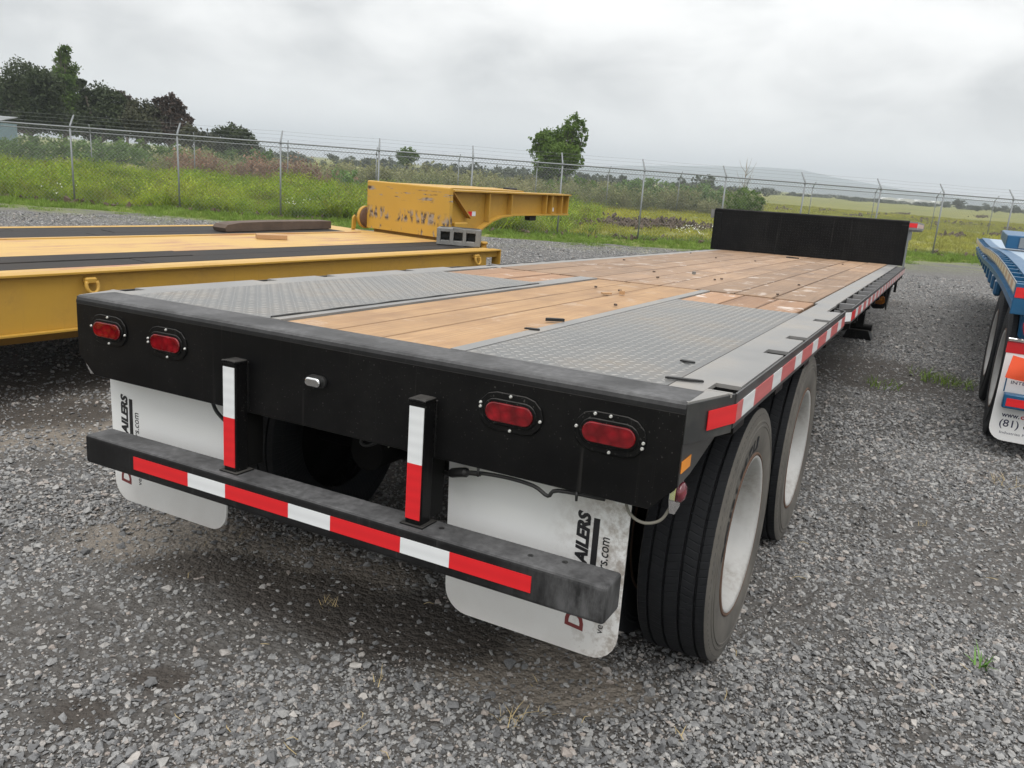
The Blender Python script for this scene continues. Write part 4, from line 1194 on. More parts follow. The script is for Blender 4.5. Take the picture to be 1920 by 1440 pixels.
ybox('edge_strip', 'yellow_deck', -0.25, -0.1205, -11.2, -0.02, ZT - 0.02, ZT - 0.004)
ybox('edge_strip', 'yellow_deck', -2.8795, -2.90 + 0.0, -11.2, -0.02, ZT - 0.02, ZT - 0.004) if False else None
ybox('centre_plate', 'yellow_deck', -2.03, -0.875, -11.2, -0.005, ZT - 0.02, ZT - 0.002)
ybox('front_plate', 'yellow_deck', -2.87, -2.035, -0.42, -0.005, ZT - 0.02, ZT - 0.003)
for (x0, x1, y1) in ((-0.555, -0.258, -0.02), (-0.868, -0.562, -0.02), (-2.31, -2.04, -0.45), (-2.59, -2.318, -0.45), (-2.87, -2.598, -0.45)):
    ys = [-11.2, -7.4 + random.uniform(-.4, .4), -3.6 + random.uniform(-.5, .5), y1]
    for a, b in zip(ys[:-1], ys[1:]):
        ybox('plank', 'black_plank', x0, x1, a + 0.003, b - 0.003, ZT - 0.03, ZT + random.uniform(-0.004, 0.004), 0.004)
ybox('seam_bar', 'yellow_deck', -1.99, -1.93, -8.0, -0.30, ZT - 0.0018, ZT + 0.008)
for xx in (-0.62, -2.38):
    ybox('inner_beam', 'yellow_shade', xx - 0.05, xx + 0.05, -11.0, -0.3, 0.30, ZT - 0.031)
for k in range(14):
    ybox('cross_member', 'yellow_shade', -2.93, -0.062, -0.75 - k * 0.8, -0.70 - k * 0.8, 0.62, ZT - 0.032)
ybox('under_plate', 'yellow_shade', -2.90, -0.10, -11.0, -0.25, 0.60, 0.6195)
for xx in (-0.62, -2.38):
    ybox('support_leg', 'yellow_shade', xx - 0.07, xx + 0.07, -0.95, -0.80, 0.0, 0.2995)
# tie-down points on the beam
def d_ring(y, z):
    p = MB().box(-0.044, 0.01, y - 0.04, y + 0.04, z - 0.015, z + 0.03).build('tie_down_lug', MAT['yellow_paint'], Yt, 0.01, 1)
    pts = [(0.012 + 0.012 * math.sin(a), y + 0.04 * math.cos(a), z - 0.025 - 0.05 * math.sin(a)) for a in np.linspace(-0.6, math.pi + 0.6, 16)]
    MB().tube(pts, 0.013, 8).build('ring', MAT['yellow_paint'], p)
d_ring(-0.42, 0.80); d_ring(-4.55, 0.80)
q = MB().cyl((-0.30, 0.05, ZT - 0.02), (-0.30, 0.05, ZT + 0.03), 0.04, 0.04, 14).build('pin', MAT['yellow_paint'], Yt)
MB().cyl((-0.30, 0.05, ZT + 0.0301), (-0.30, 0.05, ZT + 0.055), 0.055, 0.045, 14).build('pin_head', MAT['yellow_paint'], q)
ybox('pin_plate', 'yellow_paint', -0.42, -0.13, -0.018, 0.12, ZT - 0.05, ZT - 0.0205)
# gooseneck
ga = MB().prism([(0.0, 0.905), (0.055, 0.905), (0.055, 1.485), (0.012, 1.485), (0.003, 1.480), (0.0, 1.470)], 'x', -2.15, -0.79).build('gooseneck', MAT['yellow_worn'], Yt)
tag(ga, 'scratched yellow gooseneck with dark scrape marks')
wp_ = [(0.056, 1.445), (2.53, 1.445), (2.53, 1.196), (1.25, 1.186), (1.0, 1.165), (0.80, 1.115), (0.62, 1.03), (0.47, 0.93), (0.43, 0.86), (0.056, 0.86)]
fl = [(2.53, 1.196), (1.25, 1.186), (1.0, 1.165), (0.80, 1.115), (0.62, 1.03), (0.47, 0.93), (0.43, 0.86)]
for xa, s in ((-0.87, 1), (-2.07, -1)):
    MB().prism(wp_, 'x', xa - 0.008, xa + 0.008).build('neck_web', MAT['yellow_paint'], ga)
    MB().box(xa - 0.10, xa + 0.10, 0.0555, 2.56, 1.4452, 1.463).build('neck_flange', MAT['yellow_paint'], ga)
    b2 = MB()
    pol = fl + [(y + 0.012, z - 0.016) for y, z in reversed(fl)]
    b2.prism(pol, 'x', xa - 0.10, xa + 0.10)
    b2.build('neck_flange', MAT['yellow_paint'], ga)
    for yy, zl in ((0.74, 1.10), (1.20, 1.19), (1.98, 1.195), (2.12, 1.198), (2.36, 1.199), (2.518, 1.20)):
        p, q_ = sorted((xa + s * 0.0085, xa + s * 0.085))
        MB().box(p, q_, yy, yy + 0.014, zl, 1.4448).build('stiffener', MAT['yellow_paint'], ga)
    p, q_ = sorted((xa + s * 0.0085, xa + s * 0.078))
    MB().prism([(0.057, 1.44), (0.075, 1.44), (0.40, 1.16), (0.40, 1.135)], 'x', p, q_).build('gusset', MAT['yellow_shade'], ga)
    MB().box(p, q_ if s < 0 else q_, 0.12, 0.36, 0.87, 1.09).build('hinge_block', MAT['yellow_paint'], ga, 0.01, 1)
    MB().box(*sorted((xa + s * 0.0087, xa + s * 0.0105)), 0.42, 0.50, 1.16, 1.215).build('reflective_tape', MAT['tape_red'], ga)
    MB().box(*sorted((xa + s * 0.0087, xa + s * 0.0105)), 0.501, 0.57, 1.16, 1.215).build('reflective_tape', MAT['tape_white'], ga)
    MB().box(*sorted((xa + s * 0.0087, xa + s * 0.0105)), 2.135, 2.21, 1.225, 1.275).build('reflective_tape', MAT['tape_red'], ga)
    MB().box(*sorted((xa + s * 0.0087, xa + s * 0.0105)), 2.211, 2.28, 1.225, 1.275).build('reflective_tape', MAT['tape_white'], ga)
ybox('neck_cover', 'yellow_paint', -1.93, -1.01, 0.06, 1.75, 1.463, 1.478, 0, ga)
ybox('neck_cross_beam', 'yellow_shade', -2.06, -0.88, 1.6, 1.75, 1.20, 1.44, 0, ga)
ybox('neck_cross_beam', 'yellow_paint', -2.06, -0.88, 2.45, 2.52, 1.20, 1.44, 0, ga)
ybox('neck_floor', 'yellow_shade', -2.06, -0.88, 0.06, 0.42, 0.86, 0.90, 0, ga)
ybox('coupling_block', 'cable', -1.42, -1.30, 1.82, 2.0, 1.46, 1.50, 0.01, ga)
ybox('hose_box', 'cable', -0.95, -0.85, 1.72, 1.86, 1.10, 1.168, 0.01, ga)
rl = MB().lathe([(-0.045, 0.0), (-0.045, 0.115), (-0.035, 0.125), (0.035, 0.125), (0.045, 0.115), (0.045, 0.0)], (-2.20, 0.03, 1.03), 28).build('hinge_roller', MAT['rust'], Yt)
MB().lathe([(-0.02, 0.126), (-0.02, 0.140), (0.02, 0.140), (0.02, 0.126)], (-2.20, 0.03, 1.03), 28).build('roller_strap', MAT['yellow_paint'], rl)
MB().prism([(-0.14, ZT - 0.002), (-0.07, ZT - 0.002), (-0.05, 1.02), (-0.09, 1.06), (-0.13, 1.02)], 'x', -2.29, -2.268).build('roller_bracket', MAT['yellow_paint'], Yt, 0.01, 1)
# rear wheels, beyond the frame
for k in range(2):
    for (xw, s) in ((-0.15, 1), (-2.85, -1)):
        make_wheel('wheel', Yt, xw, -9.3 - k * 1.25, s, True, R=0.482, zc_=0.475)
    ybox('axle', 'yellow_shade', -2.7, -0.3, -9.36 - k * 1.25, -9.24 - k * 1.25, 0.40, 0.53)
# loose things lying on it
def on_lowboy(name, mb, mat, y, x, rz, label, cat, bv=0.004, zb=ZT + 0.004):
    o = mb.build(name, MAT[mat], None, bv, 1)
    a = R_(-8.4)
    o.location = (YB[0] + x * math.cos(a) - y * math.sin(a), YB[1] + x * math.sin(a) + y * math.cos(a), zb)
    o.rotation_euler = (0, 0, a + rz)
    tag(o, label, cat)
    return o
def concrete_block():
    bm = MB()
    # hollow block on its side: three cells open towards the viewer
    W_, D_, H_ = 0.46, 0.20, 0.16
    xs = [-W_ / 2, -0.185, -0.085, -0.05, 0.05, 0.085, 0.185, W_ / 2]
    xs = [-0.23, -0.19, -0.09, -0.055, 0.045, 0.08, 0.18, 0.23]
    zs = [0.0, 0.045, 0.125, H_]
    for i in range(7):
        hole = i in (1, 3, 5)
        if hole:
            bm.box(xs[i], xs[i + 1], -D_ / 2, D_ / 2, zs[0], zs[1])
            bm.box(xs[i], xs[i + 1], -D_ / 2, D_ / 2, zs[2], zs[3])
            bm.box(xs[i], xs[i + 1], D_ / 2 - 0.03, D_ / 2, zs[1], zs[2])
        else:
            bm.box(xs[i], xs[i + 1], -D_ / 2, D_ / 2, zs[0], zs[3])
    me = bm.mesh('concrete_block')
    b = bmesh.new(); b.from_mesh(me)
    bmesh.ops.remove_doubles(b, verts=b.verts, dist=0.0008)
    # faces shared by two neighbours inside the block go
    seen = {}
    for f in list(b.faces):
        k = tuple(sorted(v.index for v in f.verts)); seen.setdefault(k, []).append(f)
    bmesh.ops.delete(b, geom=[f for fs in seen.values() if len(fs) > 1 for f in fs], context='FACES')
    bmesh.ops.recalc_face_normals(b, faces=b.faces)
    es = [e for e in b.edges if len(e.link_faces) == 2 and e.calc_face_angle(0) > 0.5]
    bmesh.ops.bevel(b, geom=es, offset=0.007, segments=2, affect='EDGES', profile=0.5, clamp_overlap=True)
    b.to_mesh(me); b.free()
    return me
cb = mk('concrete_block', concrete_block(), MAT['concrete'], None)
a = R_(-8.4)
bx_, by_ = -0.47, -0.18
cb.location = (YB[0] + bx_ * math.cos(a) - by_ * math.sin(a), YB[1] + bx_ * math.sin(a) + by_ * math.cos(a), ZT + 0.004)
cb.rotation_euler = (0, 0, R_(27)); cb.scale = (1.06, 1.06, 1.15)
tag(cb, 'grey hollow concrete block with three cells on the lowboy front corner', 'block')
tm = MB().prism([(-0.80, 0.0), (0.80, 0.0), (0.80, 0.115), (0.30, 0.122), (-0.2, 0.125), (-0.60, 0.118), (-0.78, 0.095), (-0.82, 0.05)], 'y', -0.10, 0.10)
on_lowboy('timber_beam', tm, 'old_timber', -1.25, -2.32, R_(96), 'long dark weathered timber beam lying across the lowboy deck', 'timber', 0.003, ZT + 0.009).scale = (1, 1, 0.8)
on_lowboy('timber_offcut', MB().box(-0.15, 0.15, -0.075, 0.075, 0, 0.045), 'fresh_timber', -1.93, -1.52, R_(60), 'short pale timber offcut on the yellow lowboy plate', 'timber', 0.002, ZT + 0.001)

# ================================================================== blue flatbed trailer
BX, BY = 2.175, 4.60
B = empty('blue_trailer', (BX, BY, 0))
tag(B, 'blue flatbed trailer with white lettered mudflap and orange warning flag', 'trailer')
BW = 2.55
rp = [(0.0, 1.235), (1.5, 1.256), (3.0, 1.257), (4.6, 1.232), (5.6, 1.205), (6.8, 1.17), (9.0, 1.15), (11.0, 1.15)]
def strip(x0, x1, dz0, dz1, name, mat, parent=None, pts=rp):
    pol = [(y, z + dz1) for y, z in pts] + [(y, z + dz0) for y, z in reversed(pts)]
    return MB().prism(pol, 'x', x0, x1).build(name, MAT[mat], parent or B)
for (xa, s) in ((0.0, 1), (BW, -1)):
    strip(*sorted((xa, xa + s * 0.006)), -0.085, 0.0, 'rub_rail', 'galvanised')
    strip(*sorted((xa + s * 0.085, xa + s * 0.20)), -0.16, 0.004, 'side_rail', 'blue_paint')
    strip(*sorted((xa + s * 0.02, xa + s * 0.19)), -0.215, -0.165, 'side_sill', 'blue_paint')
    yy = 0.12
    while yy < 10.8:
        zz = np.interp(yy, [p[0] for p in rp], [p[1] for p in rp])
        MB().box(*sorted((xa + s * 0.0065, xa + s * 0.0845)), yy, yy + 0.05, zz - 0.09, zz - 0.004).build('rail_spacer', MAT['blue_paint'], B)
        yy += 0.36
    yy, k = 0.04, 0
    while yy < 10.6:
        z0_ = np.interp(yy, [p[0] for p in rp], [p[1] for p in rp]); z1_ = np.interp(yy + 0.2, [p[0] for p in rp], [p[1] for p in rp])
        MB().prism([(yy, z0_ - 0.07), (yy + 0.199, z1_ - 0.07), (yy + 0.199, z1_ - 0.012), (yy, z0_ - 0.012)], 'x', *sorted((xa - s * 0.003, xa - s * 0.0005))).build('reflective_tape', MAT['tape_buff' if k % 2 == 0 else 'tape_tan'], B)
        yy += 0.2; k += 1
strip(0.201, BW - 0.201, -0.05, 0.0, 'deck_floor', 'blue_deck')
MB().box(0.0, BW, -0.03, -0.002, 1.02, 1.232).build('rear_beam', MAT['blue_paint'], B, 0.004, 1)
MB().box(0.006, 0.5, -0.033, -0.0305, 1.135, 1.205).build('reflective_tape', MAT['tape_red'], B)
MB().box(2.05, 2.54, -0.033, -0.0305, 1.135, 1.205).build('reflective_tape', MAT['tape_red'], B)
for yy in np.arange(2.9, 10.5, 0.75):
    for xa in (0.03, BW - 0.10):
        MB().box(xa, xa + 0.07, yy, yy + 0.22, 0.86, 1.02).build('winch', MAT['blue_paint'], B, 0.02, 1)
for xx in (0.70, 1.85):
    MB().box(xx - 0.06, xx + 0.06, 0.1, 11.0, 0.72, 1.08).build('main_beam', MAT['blue_paint'], B)
MB().box(0.10, 0.30, 0.25, 0.75, 0.72, 1.05).build('hanger', MAT['blue_paint'], B, 0.02, 1)
MB().box(0.10, 0.30, 1.35, 1.55, 0.72, 1.05).build('hanger', MAT['blue_paint'], B, 0.02, 1)
for k in range(2):
    yw = 0.68 + k * 1.30
    for (xa, s) in ((0.045, -1), (BW - 0.045, 1)):
        make_wheel('wheel', B, xa, yw, s, True, R=0.525, zc_=0.517, clean=True)
    MB().cyl((0.25, yw, 0.52), (BW - 0.25, yw, 0.52), 0.06, 0.06, 12).build('axle', MAT['blue_paint'], B)
# tilted ramp lying on the deck
MB().prism([(5.4, 1.235), (6.9, 1.30), (6.9, 1.42), (5.4, 1.40)], 'x', 0.18, BW - 0.18).build('ramp', MAT['blue_paint'], B, 0.01, 1)
MB().box(0.32, BW - 0.32, 5.38, 5.396, 1.25, 1.38).build('ramp_edge', MAT['galvanised'], B)
# lettered mudflap, bumper, flag
def blue_flap(x0, x1, s):
    r = 0.10; poly = [(x0, 0.80)]
    for k in range(7):
        a = math.pi + math.pi / 2 * k / 6
        poly.append((x0 + r + r * math.cos(a), 0.12 + r + r * math.sin(a)))
    for k in range(7):
        a = 1.5 * math.pi + math.pi / 2 * k / 6
        poly.append((x1 - r + r * math.cos(a), 0.12 + r + r * math.sin(a)))
    poly.append((x1, 0.80))
    return MB().prism(poly, 'y', -0.010, -0.002).build('mudflap', MAT['white_panel'], B)
f = blue_flap(0.035, 0.70, 1)
blue_flap(BW - 0.70, BW - 0.035, -1)
for (x0, x1) in ((0.03, 0.72), (BW - 0.72, BW - 0.03)):
    MB().box(x0, x1, -0.02, 0.02, 0.83, 0.855).build('chrome_bar', MAT['chrome'], B, 0.004, 1)
    MB().box(x0, x1, -0.013, 0.0, 0.7505, 0.826).build('red_bar', MAT['red_paint'], B)
ax = ((0, -0.0108, 0), (1, 0, 0), (0, 0, 1))
place_text('www.', f, MAT['ink_navy'], (0.095, 0.205, 0.293, 0.318), ax, bold=0.02)
place_text('ca', f, MAT['ink_bright_red'], (0.212, 0.26, 0.293, 0.318), ax, bold=0.02)
place_text('(81) 8', f, MAT['ink_navy'], (0.092, 0.275, 0.207, 0.277), ax, bold=0.01)
place_text('Industrias Pro', f, MAT['ink_navy'], (0.105, 0.29, 0.172, 0.190), ax)
place_text('INTELL', f, MAT['ink_navy'], (0.105, 0.235, 0.535, 0.558), ax, bold=0.01)
lg_ = MB()
arc = [(0.175 + 0.07 * math.cos(a), 0.615 + 0.045 * math.sin(a)) for a in np.linspace(R_(40), R_(320), 18)]
arc += [(0.175 + 0.055 * math.cos(a), 0.615 + 0.033 * math.sin(a)) for a in np.linspace(R_(320), R_(40), 18)]
lg_.prism(arc, 'y', -0.0112, -0.0102)
lg_.build('logo_ring', MAT['ink_bright_red'], f)
place_text('A', f, MAT['ink_navy'], (0.19, 0.27, 0.575, 0.655), ax, bold=0.03)
bu = MB().box(0.075, BW - 0.075, -0.10, -0.02, 0.375, 0.475).build('bumper', MAT['blue_paint'], B, 0.006, 1)
MB().box(0.095, 0.42, -0.1025, -0.1004, 0.392, 0.448).build('reflective_tape', MAT['tape_red'], bu)
MB().box(0.42, 0.70, -0.1025, -0.1004, 0.392, 0.448).build('reflective_tape', MAT['tape_white'], bu)
for xx in (0.60, BW - 0.70):
    MB().box(xx, xx + 0.08, -0.075, -0.035, 0.476, 1.02).build('bumper_post', MAT['blue_paint'], B)
MB().box(0.070, 0.078, -0.0125, -0.0103, 0.475, 0.66).build('blue_border', MAT['blue_paint'], f)
MB().tube(curve([(0.14, -0.03, 1.02), (0.10, -0.04, 0.97), (0.11, -0.04, 0.91), (0.13, -0.035, 0.87)]), 0.006, 6).build('strap', MAT['red_paint'], B)
MB().box(0.13, 0.15, -0.05, -0.031, 1.0, 1.08).build('strap_hook', MAT['chrome'], B, 0.003, 1)
MB().lathe([(-0.0, 0.0), (0.0, 0.04), (0.02, 0.03), (0.02, 0.0)], (0.10, -0.055, 1.06), 12).build('side_lamp', MAT['lens_red'], B)
def flag():
    n, k = 14, 10
    V, F = [], []
    for i in range(k):
        for j in range(n):
            u, v = j / (n - 1), i / (k - 1)
            V.append((0.07 + u * 0.46 - 0.02 * v, -0.135 - 0.018 * math.sin(u * 7 + v * 2) * (0.3 + v), 0.755 - v * 0.155 - 0.02 * u - 0.012 * math.sin(u * 5)))
    for i in range(k - 1):
        for j in range(n - 1):
            F.append((i * n + j, i * n + j + 1, (i + 1) * n + j + 1, (i + 1) * n + j))
    m = MB(); m.add(V, F, True)
    m.add([(x, y - 0.0025, z) for x, y, z in V], [f_[::-1] for f_ in F], True)
    return m
fo = flag().build('warning_flag', MAT['orange_cloth'], None)
fo.location = (BX, BY, 0)
tag(fo, 'bright orange cloth flag hanging over the white lettered mudflap', 'flag')

# ================================================================== fences
def fence(path, name, label, rail_h, arm_dir, arm_len=0.42):
    root = empty(name, (path[0][0], path[0][1], 0))
    tag(root, label, 'fence')
    ox, oy = path[0]
    P = [(x - ox, y - oy) for x, y in path]
    zt = [float(terrain(np.array(x), np.array(y))) for x, y in path]
    post = {}
    tips = []
    for i, (x, y) in enumerate(P):
        a = P[max(i - 1, 0)]; b = P[min(i + 1, len(P) - 1)]
        d = Vector((b[0] - a[0], b[1] - a[1])).normalized()
        nn = Vector((-d.y, d.x)) * arm_dir
        lean = Vector((random.uniform(-.012, .012), random.uniform(-.012, .012)))
        z0 = zt[i] - 0.15
        q = MB()
        q.tube([(x, y, z0), (x + lean.x, y + lean.y, rail_h - 0.03)], 0.025, 10)
        po = q.build('post', MAT['galvanised'], root)
        tip = (x + lean.x + nn.x * arm_len * 0.62, y + lean.y + nn.y * arm_len * 0.62, rail_h + arm_len * 0.78)
        MB().tube([(x + lean.x, y + lean.y, rail_h - 0.035), (x + lean.x + nn.x * 0.02, y + lean.y + nn.y * 0.02, rail_h + 0.05), tip], [0.033, 0.026, 0.020], 8).build('outrigger_arm', MAT['galvanised'], po)
        tips.append(((x, y, rail_h), tip))
    MB().tube([(x, y, rail_h) for x, y in P], 0.021, 8).build('top_rail', MAT['galvanised'], root)
    for k in (0.35, 0.68, 0.97):
        pts = []
        for i, (b, t) in enumerate(tips):
            pts.append(tuple(b[j] * (1 - k) + t[j] * k for j in range(3)))
            if i < len(tips) - 1:
                b2, t2 = tips[i + 1]
                nx = tuple(b2[j] * (1 - k) + t2[j] * k for j in range(3))
                pts.append(tuple((pts[-1][j] + nx[j]) / 2 - (0.012 if j == 2 else 0) for j in range(3)))
        MB().tube(pts, 0.0022, 4, False).build('barbed_wire', MAT['wire'], root)
    # one woven panel shared by all bays
    Lp, Hh, pit, r = 2.75, rail_h - 0.06, 0.105, 0.0026
    m = MB()
    def wire(x0, z0, x1, z1, yo):
        d = Vector((x1 - x0, 0, z1 - z0)).normalized(); n_ = Vector((-d.z, 0, d.x))
        vs_ = []
        for (x, z) in ((x0, z0), (x1, z1)):
            for a in (0, 2.094, 4.189):
                vs_.append((x + n_.x * r * math.cos(a), yo + r * math.sin(a), z + n_.z * r * math.cos(a)))
        m.add(vs_, [(0, 1, 4, 3), (1, 2, 5, 4), (2, 0, 3, 5)], True)
    c = -Hh
    while c < Lp:
        x0, x1 = max(c, 0), min(c + Hh, Lp)
        if x1 - x0 > 0.02:
            wire(x0, x0 - c, x1, x1 - c, 0.002)
            wire(x0, Hh - (x0 - c), x1, Hh - (x1 - c), -0.002)
        c += pit
    pm = m.mesh('chain_link_mesh')
    for i in range(len(P) - 1):
        a, b = P[i], P[i + 1]
        o = mk('chain_link_mesh', pm, MAT['wire'], root)
        l = math.hypot(b[0] - a[0], b[1] - a[1])
        za = (zt[i] + zt[i + 1]) / 2 + 0.05
        o.location = (a[0], a[1], za)
        o.rotation_euler = (0, 0, math.atan2(b[1] - a[1], b[0] - a[0]))
        o.scale = (l / Lp, 1, (rail_h - za) / Hh)
    return root
fence(FENCE1, 'chain_link_fence', 'galvanised chain link fence with barbed wire arms along the gravel yard', 2.02, 1)
fence(FENCE2, 'chain_link_fence', 'farther chain link fence standing in front of the bushes and tall weeds', 2.05, -1, 0.46)

# ================================================================== scattering
def scatter(name, P, rot, scl, protos, label, extra=None):
    n = len(P)
    me = bpy.data.meshes.new(name)
    me.vertices.add(n)
    me.vertices.foreach_set('co', np.ascontiguousarray(P, dtype=np.float32).ravel())
    for nm, A in (('rot', rot), ('scl', scl)):
        at = me.attributes.new(nm, 'FLOAT_VECTOR', 'POINT')
        at.data.foreach_set('vector', np.ascontiguousarray(A, dtype=np.float32).ravel())
    at = me.attributes.new('pid', 'INT', 'POINT')
    at.data.foreach_set('value', rng.integers(0, len(protos), n).astype(np.int32))
    o = bpy.data.objects.new(name, me)
    col.objects.link(o)
    g = bpy.data.node_groups.new(name + '_scatter', 'GeometryNodeTree')
    g.interface.new_socket('Geometry', in_out='INPUT', socket_type='NodeSocketGeometry')
    g.interface.new_socket('Geometry', in_out='OUTPUT', socket_type='NodeSocketGeometry')
    gi = g.nodes.new('NodeGroupInput'); go = g.nodes.new('NodeGroupOutput')
    iop = g.nodes.new('GeometryNodeInstanceOnPoints')
    jn = g.nodes.new('GeometryNodeJoinGeometry')
    for pm in protos:
        po = bpy.data.objects.new(name + '_piece', pm)
        oi = g.nodes.new('GeometryNodeObjectInfo')
        oi.inputs['Object'].default_value = po
        oi.inputs['As Instance'].default_value = True
        g.links.new(oi.outputs['Geometry'], jn.inputs[0])
    def named(nm, typ):
        a = g.nodes.new('GeometryNodeInputNamedAttribute'); a.data_type = typ
        a.inputs['Name'].default_value = nm
        return [x for x in a.outputs if x.enabled][0]
    iop.inputs['Pick Instance'].default_value = True
    g.links.new(gi.outputs[0], iop.inputs['Points'])
    g.links.new(jn.outputs[0], iop.inputs['Instance'])
    g.links.new(named('pid', 'INT'), iop.inputs['Instance Index'])
    e2r = g.nodes.new('FunctionNodeEulerToRotation')
    g.links.new(named('rot', 'FLOAT_VECTOR'), e2r.inputs[0])
    g.links.new(e2r.outputs[0], iop.inputs['Rotation'])
    g.links.new(named('scl', 'FLOAT_VECTOR'), iop.inputs['Scale'])
    g.links.new(iop.outputs[0], go.inputs[0])
    md = o.modifiers.new('scatter', 'NODES'); md.node_group = g
    tag(o, label, kind='stuff')
    return o

def stone_proto(seed, flat):
    r = np.random.default_rng(seed)
    bm = bmesh.new()
    for _ in range(11):
        v = r.normal(size=3); v /= np.linalg.norm(v)
        v *= r.uniform(0.8, 1.05)
        bm.verts.new((v[0], v[1] * r.uniform(0.75, 1.0), v[2] * flat))
    bmesh.ops.convex_hull(bm, input=bm.verts)
    bmesh.ops.delete(bm, geom=[v for v in bm.verts if not v.link_faces], context='VERTS')
    bmesh.ops.recalc_face_normals(bm, faces=bm.faces)
    me = bpy.data.meshes.new('stone_piece'); bm.to_mesh(me); bm.free()
    return me
stones = [stone_proto(k, f) for k, f in enumerate((0.55, 0.7, 0.45, 0.6, 0.8, 0.5))]
for me in stones: me.materials.append(MAT['stone'])
clods = [stone_proto(40 + k, 0.7) for k in range(4)]
for me in clods: me.materials.append(MAT['clod'])

def in_view(P, mx=140, my=120):
    d = P - CAM
    z = d @ CF
    px = 960 + FPX * (d @ CR) / np.maximum(z, 0.05); py = 720 - FPX * (d @ CU) / np.maximum(z, 0.05)
    return (z > 0.3) & (px > -mx) & (px < 1920 + mx) & (py > -my) & (py < 1440 + my)
def patch_mask(x, y):
    """1 where loose stone covers, towards 0 on bare damp dirt"""
    v = 0.5 + 0.5 * (0.55 * wav(x, y, 1.7, 0.4) + 0.35 * wav(x, y, 4.3, 1.9) + 0.35 * wav(x, y, 0.6, 2.7))
    return np.clip((v - 0.20) / 0.30, 0.38, 1)
def under_trailer(x, y):
    a = np.clip((1.35 - np.abs(x)) / 0.5, 0, 1) * np.clip((y + 0.25) / 0.5, 0, 1)
    return a
allP, allS, allR = [], [], []
for (d0, d1, dens, smin, smode, smax) in ((1.0, 3.6, 6200, 0.0045, 0.0096, 0.026), (1.0, 4.2, 6500, 0.003, 0.0050, 0.009), (3.6, 6.5, 5600, 0.005, 0.0098, 0.025), (6.5, 11.0, 2800, 0.007, 0.0115, 0.026), (11.0, 22.0, 520, 0.010, 0.0155, 0.030)):
    n = int(dens * math.pi * (d1 ** 2 - d0 ** 2) * (124 / 360))
    rr = np.sqrt(rng.uniform(d0 ** 2, d1 ** 2, n)); th = R_(-27.5) + rng.uniform(-R_(62), R_(62), n)
    x = CAM[0] + rr * np.sin(th); y = CAM[1] + rr * np.cos(th)
    P = np.stack([x, y, 0.012 * wav(x, y, 0.8, 2.0)], -1)
    keep = in_view(P, 950, 500) & (rng.uniform(0, 1, n) < patch_mask(x, y) * (1 - np.maximum(0.62 * spot_np(x, y, SANDY), 0.78 * spot_np(x, y, DAMP_SHADE)))) & (side_of(EXT1, x, y) < -3.4)
    keep &= rng.uniform(0, 1, n) > 0.55 * under_trailer(x, y)
    P = P[keep]; n = len(P)
    s = np.clip(smode * 0.92 * np.exp(rng.normal(0, 0.42, n)), smin * 0.8, smax * 1.1)
    P[:, 2] += s * rng.uniform(-0.1, 0.45, n)
    allP.append(P); allS.append(np.stack([s * rng.uniform(0.8, 1.35, n), s * rng.uniform(0.75, 1.1, n), s * rng.uniform(0.7, 1.0, n)], -1))
    allR.append(np.stack([rng.uniform(-0.5, 0.5, n), rng.uniform(-0.5, 0.5, n), rng.uniform(0, 6.28, n)], -1))
scatter('gravel_stones', np.concatenate(allP), np.concatenate(allR), np.concatenate(allS), stones, 'loose grey crushed stones strewn over the yard')

# ---- grass and weeds
def tuft_proto(seed, nb, h, wd, spread, lean, mat, leafy=0.0, curl=0.4):
    r = np.random.default_rng(seed)
    V, F = [], []
    for k in range(nb):
        a = r.uniform(0, 6.28); rad_ = spread * math.sqrt(r.uniform())
        bx0, by0 = rad_ * math.cos(a), rad_ * math.sin(a)
        ld = r.uniform(0, 6.28); ln = r.uniform(0.1, lean); hh = h * r.uniform(0.55, 1.0); ww = wd * r.uniform(0.6, 1.2)
        sx, sy = -math.sin(ld) * ww / 2, math.cos(ld) * ww / 2
        if r.uniform() < 0.5: sx, sy = math.cos(r.uniform(0, 6.28)) * ww / 2, math.sin(r.uniform(0, 6.28)) * ww / 2
        o = len(V)
        for t, kk in ((0, 1.0), (0.55, 0.8), (1.0, 0.12)):
            off = ln * hh * (t + curl * t * t)
            px_, py_ = bx0 + math.cos(ld) * off, by0 + math.sin(ld) * off
            V.append((px_ - sx * kk, py_ - sy * kk, hh * t * (1 - 0.25 * ln * t))); V.append((px_ + sx * kk, py_ + sy * kk, hh * t * (1 - 0.25 * ln * t)))
        F += [(o, o + 1, o + 3, o + 2), (o + 2, o + 3, o + 5, o + 4)]
        if leafy > 0:
            for q in range(int(leafy)):
                t = r.uniform(0.35, 1.05); off = ln * hh * (t + curl * t * t)
                c = np.array([bx0 + math.cos(ld) * off, by0 + math.sin(ld) * off, hh * t]) + r.normal(size=3) * 0.04 * h
                u = r.normal(size=3); u /= np.linalg.norm(u); v = np.cross(u, r.normal(size=3)); v /= np.linalg.norm(v)
                s_ = 0.055 * h * r.uniform(0.6, 1.3)
                o = len(V)
                V += [tuple(c - u * s_), tuple(c + v * s_ * 0.5), tuple(c + u * s_), tuple(c - v * s_ * 0.5)]
                F.append((o, o + 1, o + 2, o + 3))
    me = bpy.data.meshes.new('tuft_piece'); me.from_pydata(V, [], F); me.materials.append(MAT[mat])
    return me
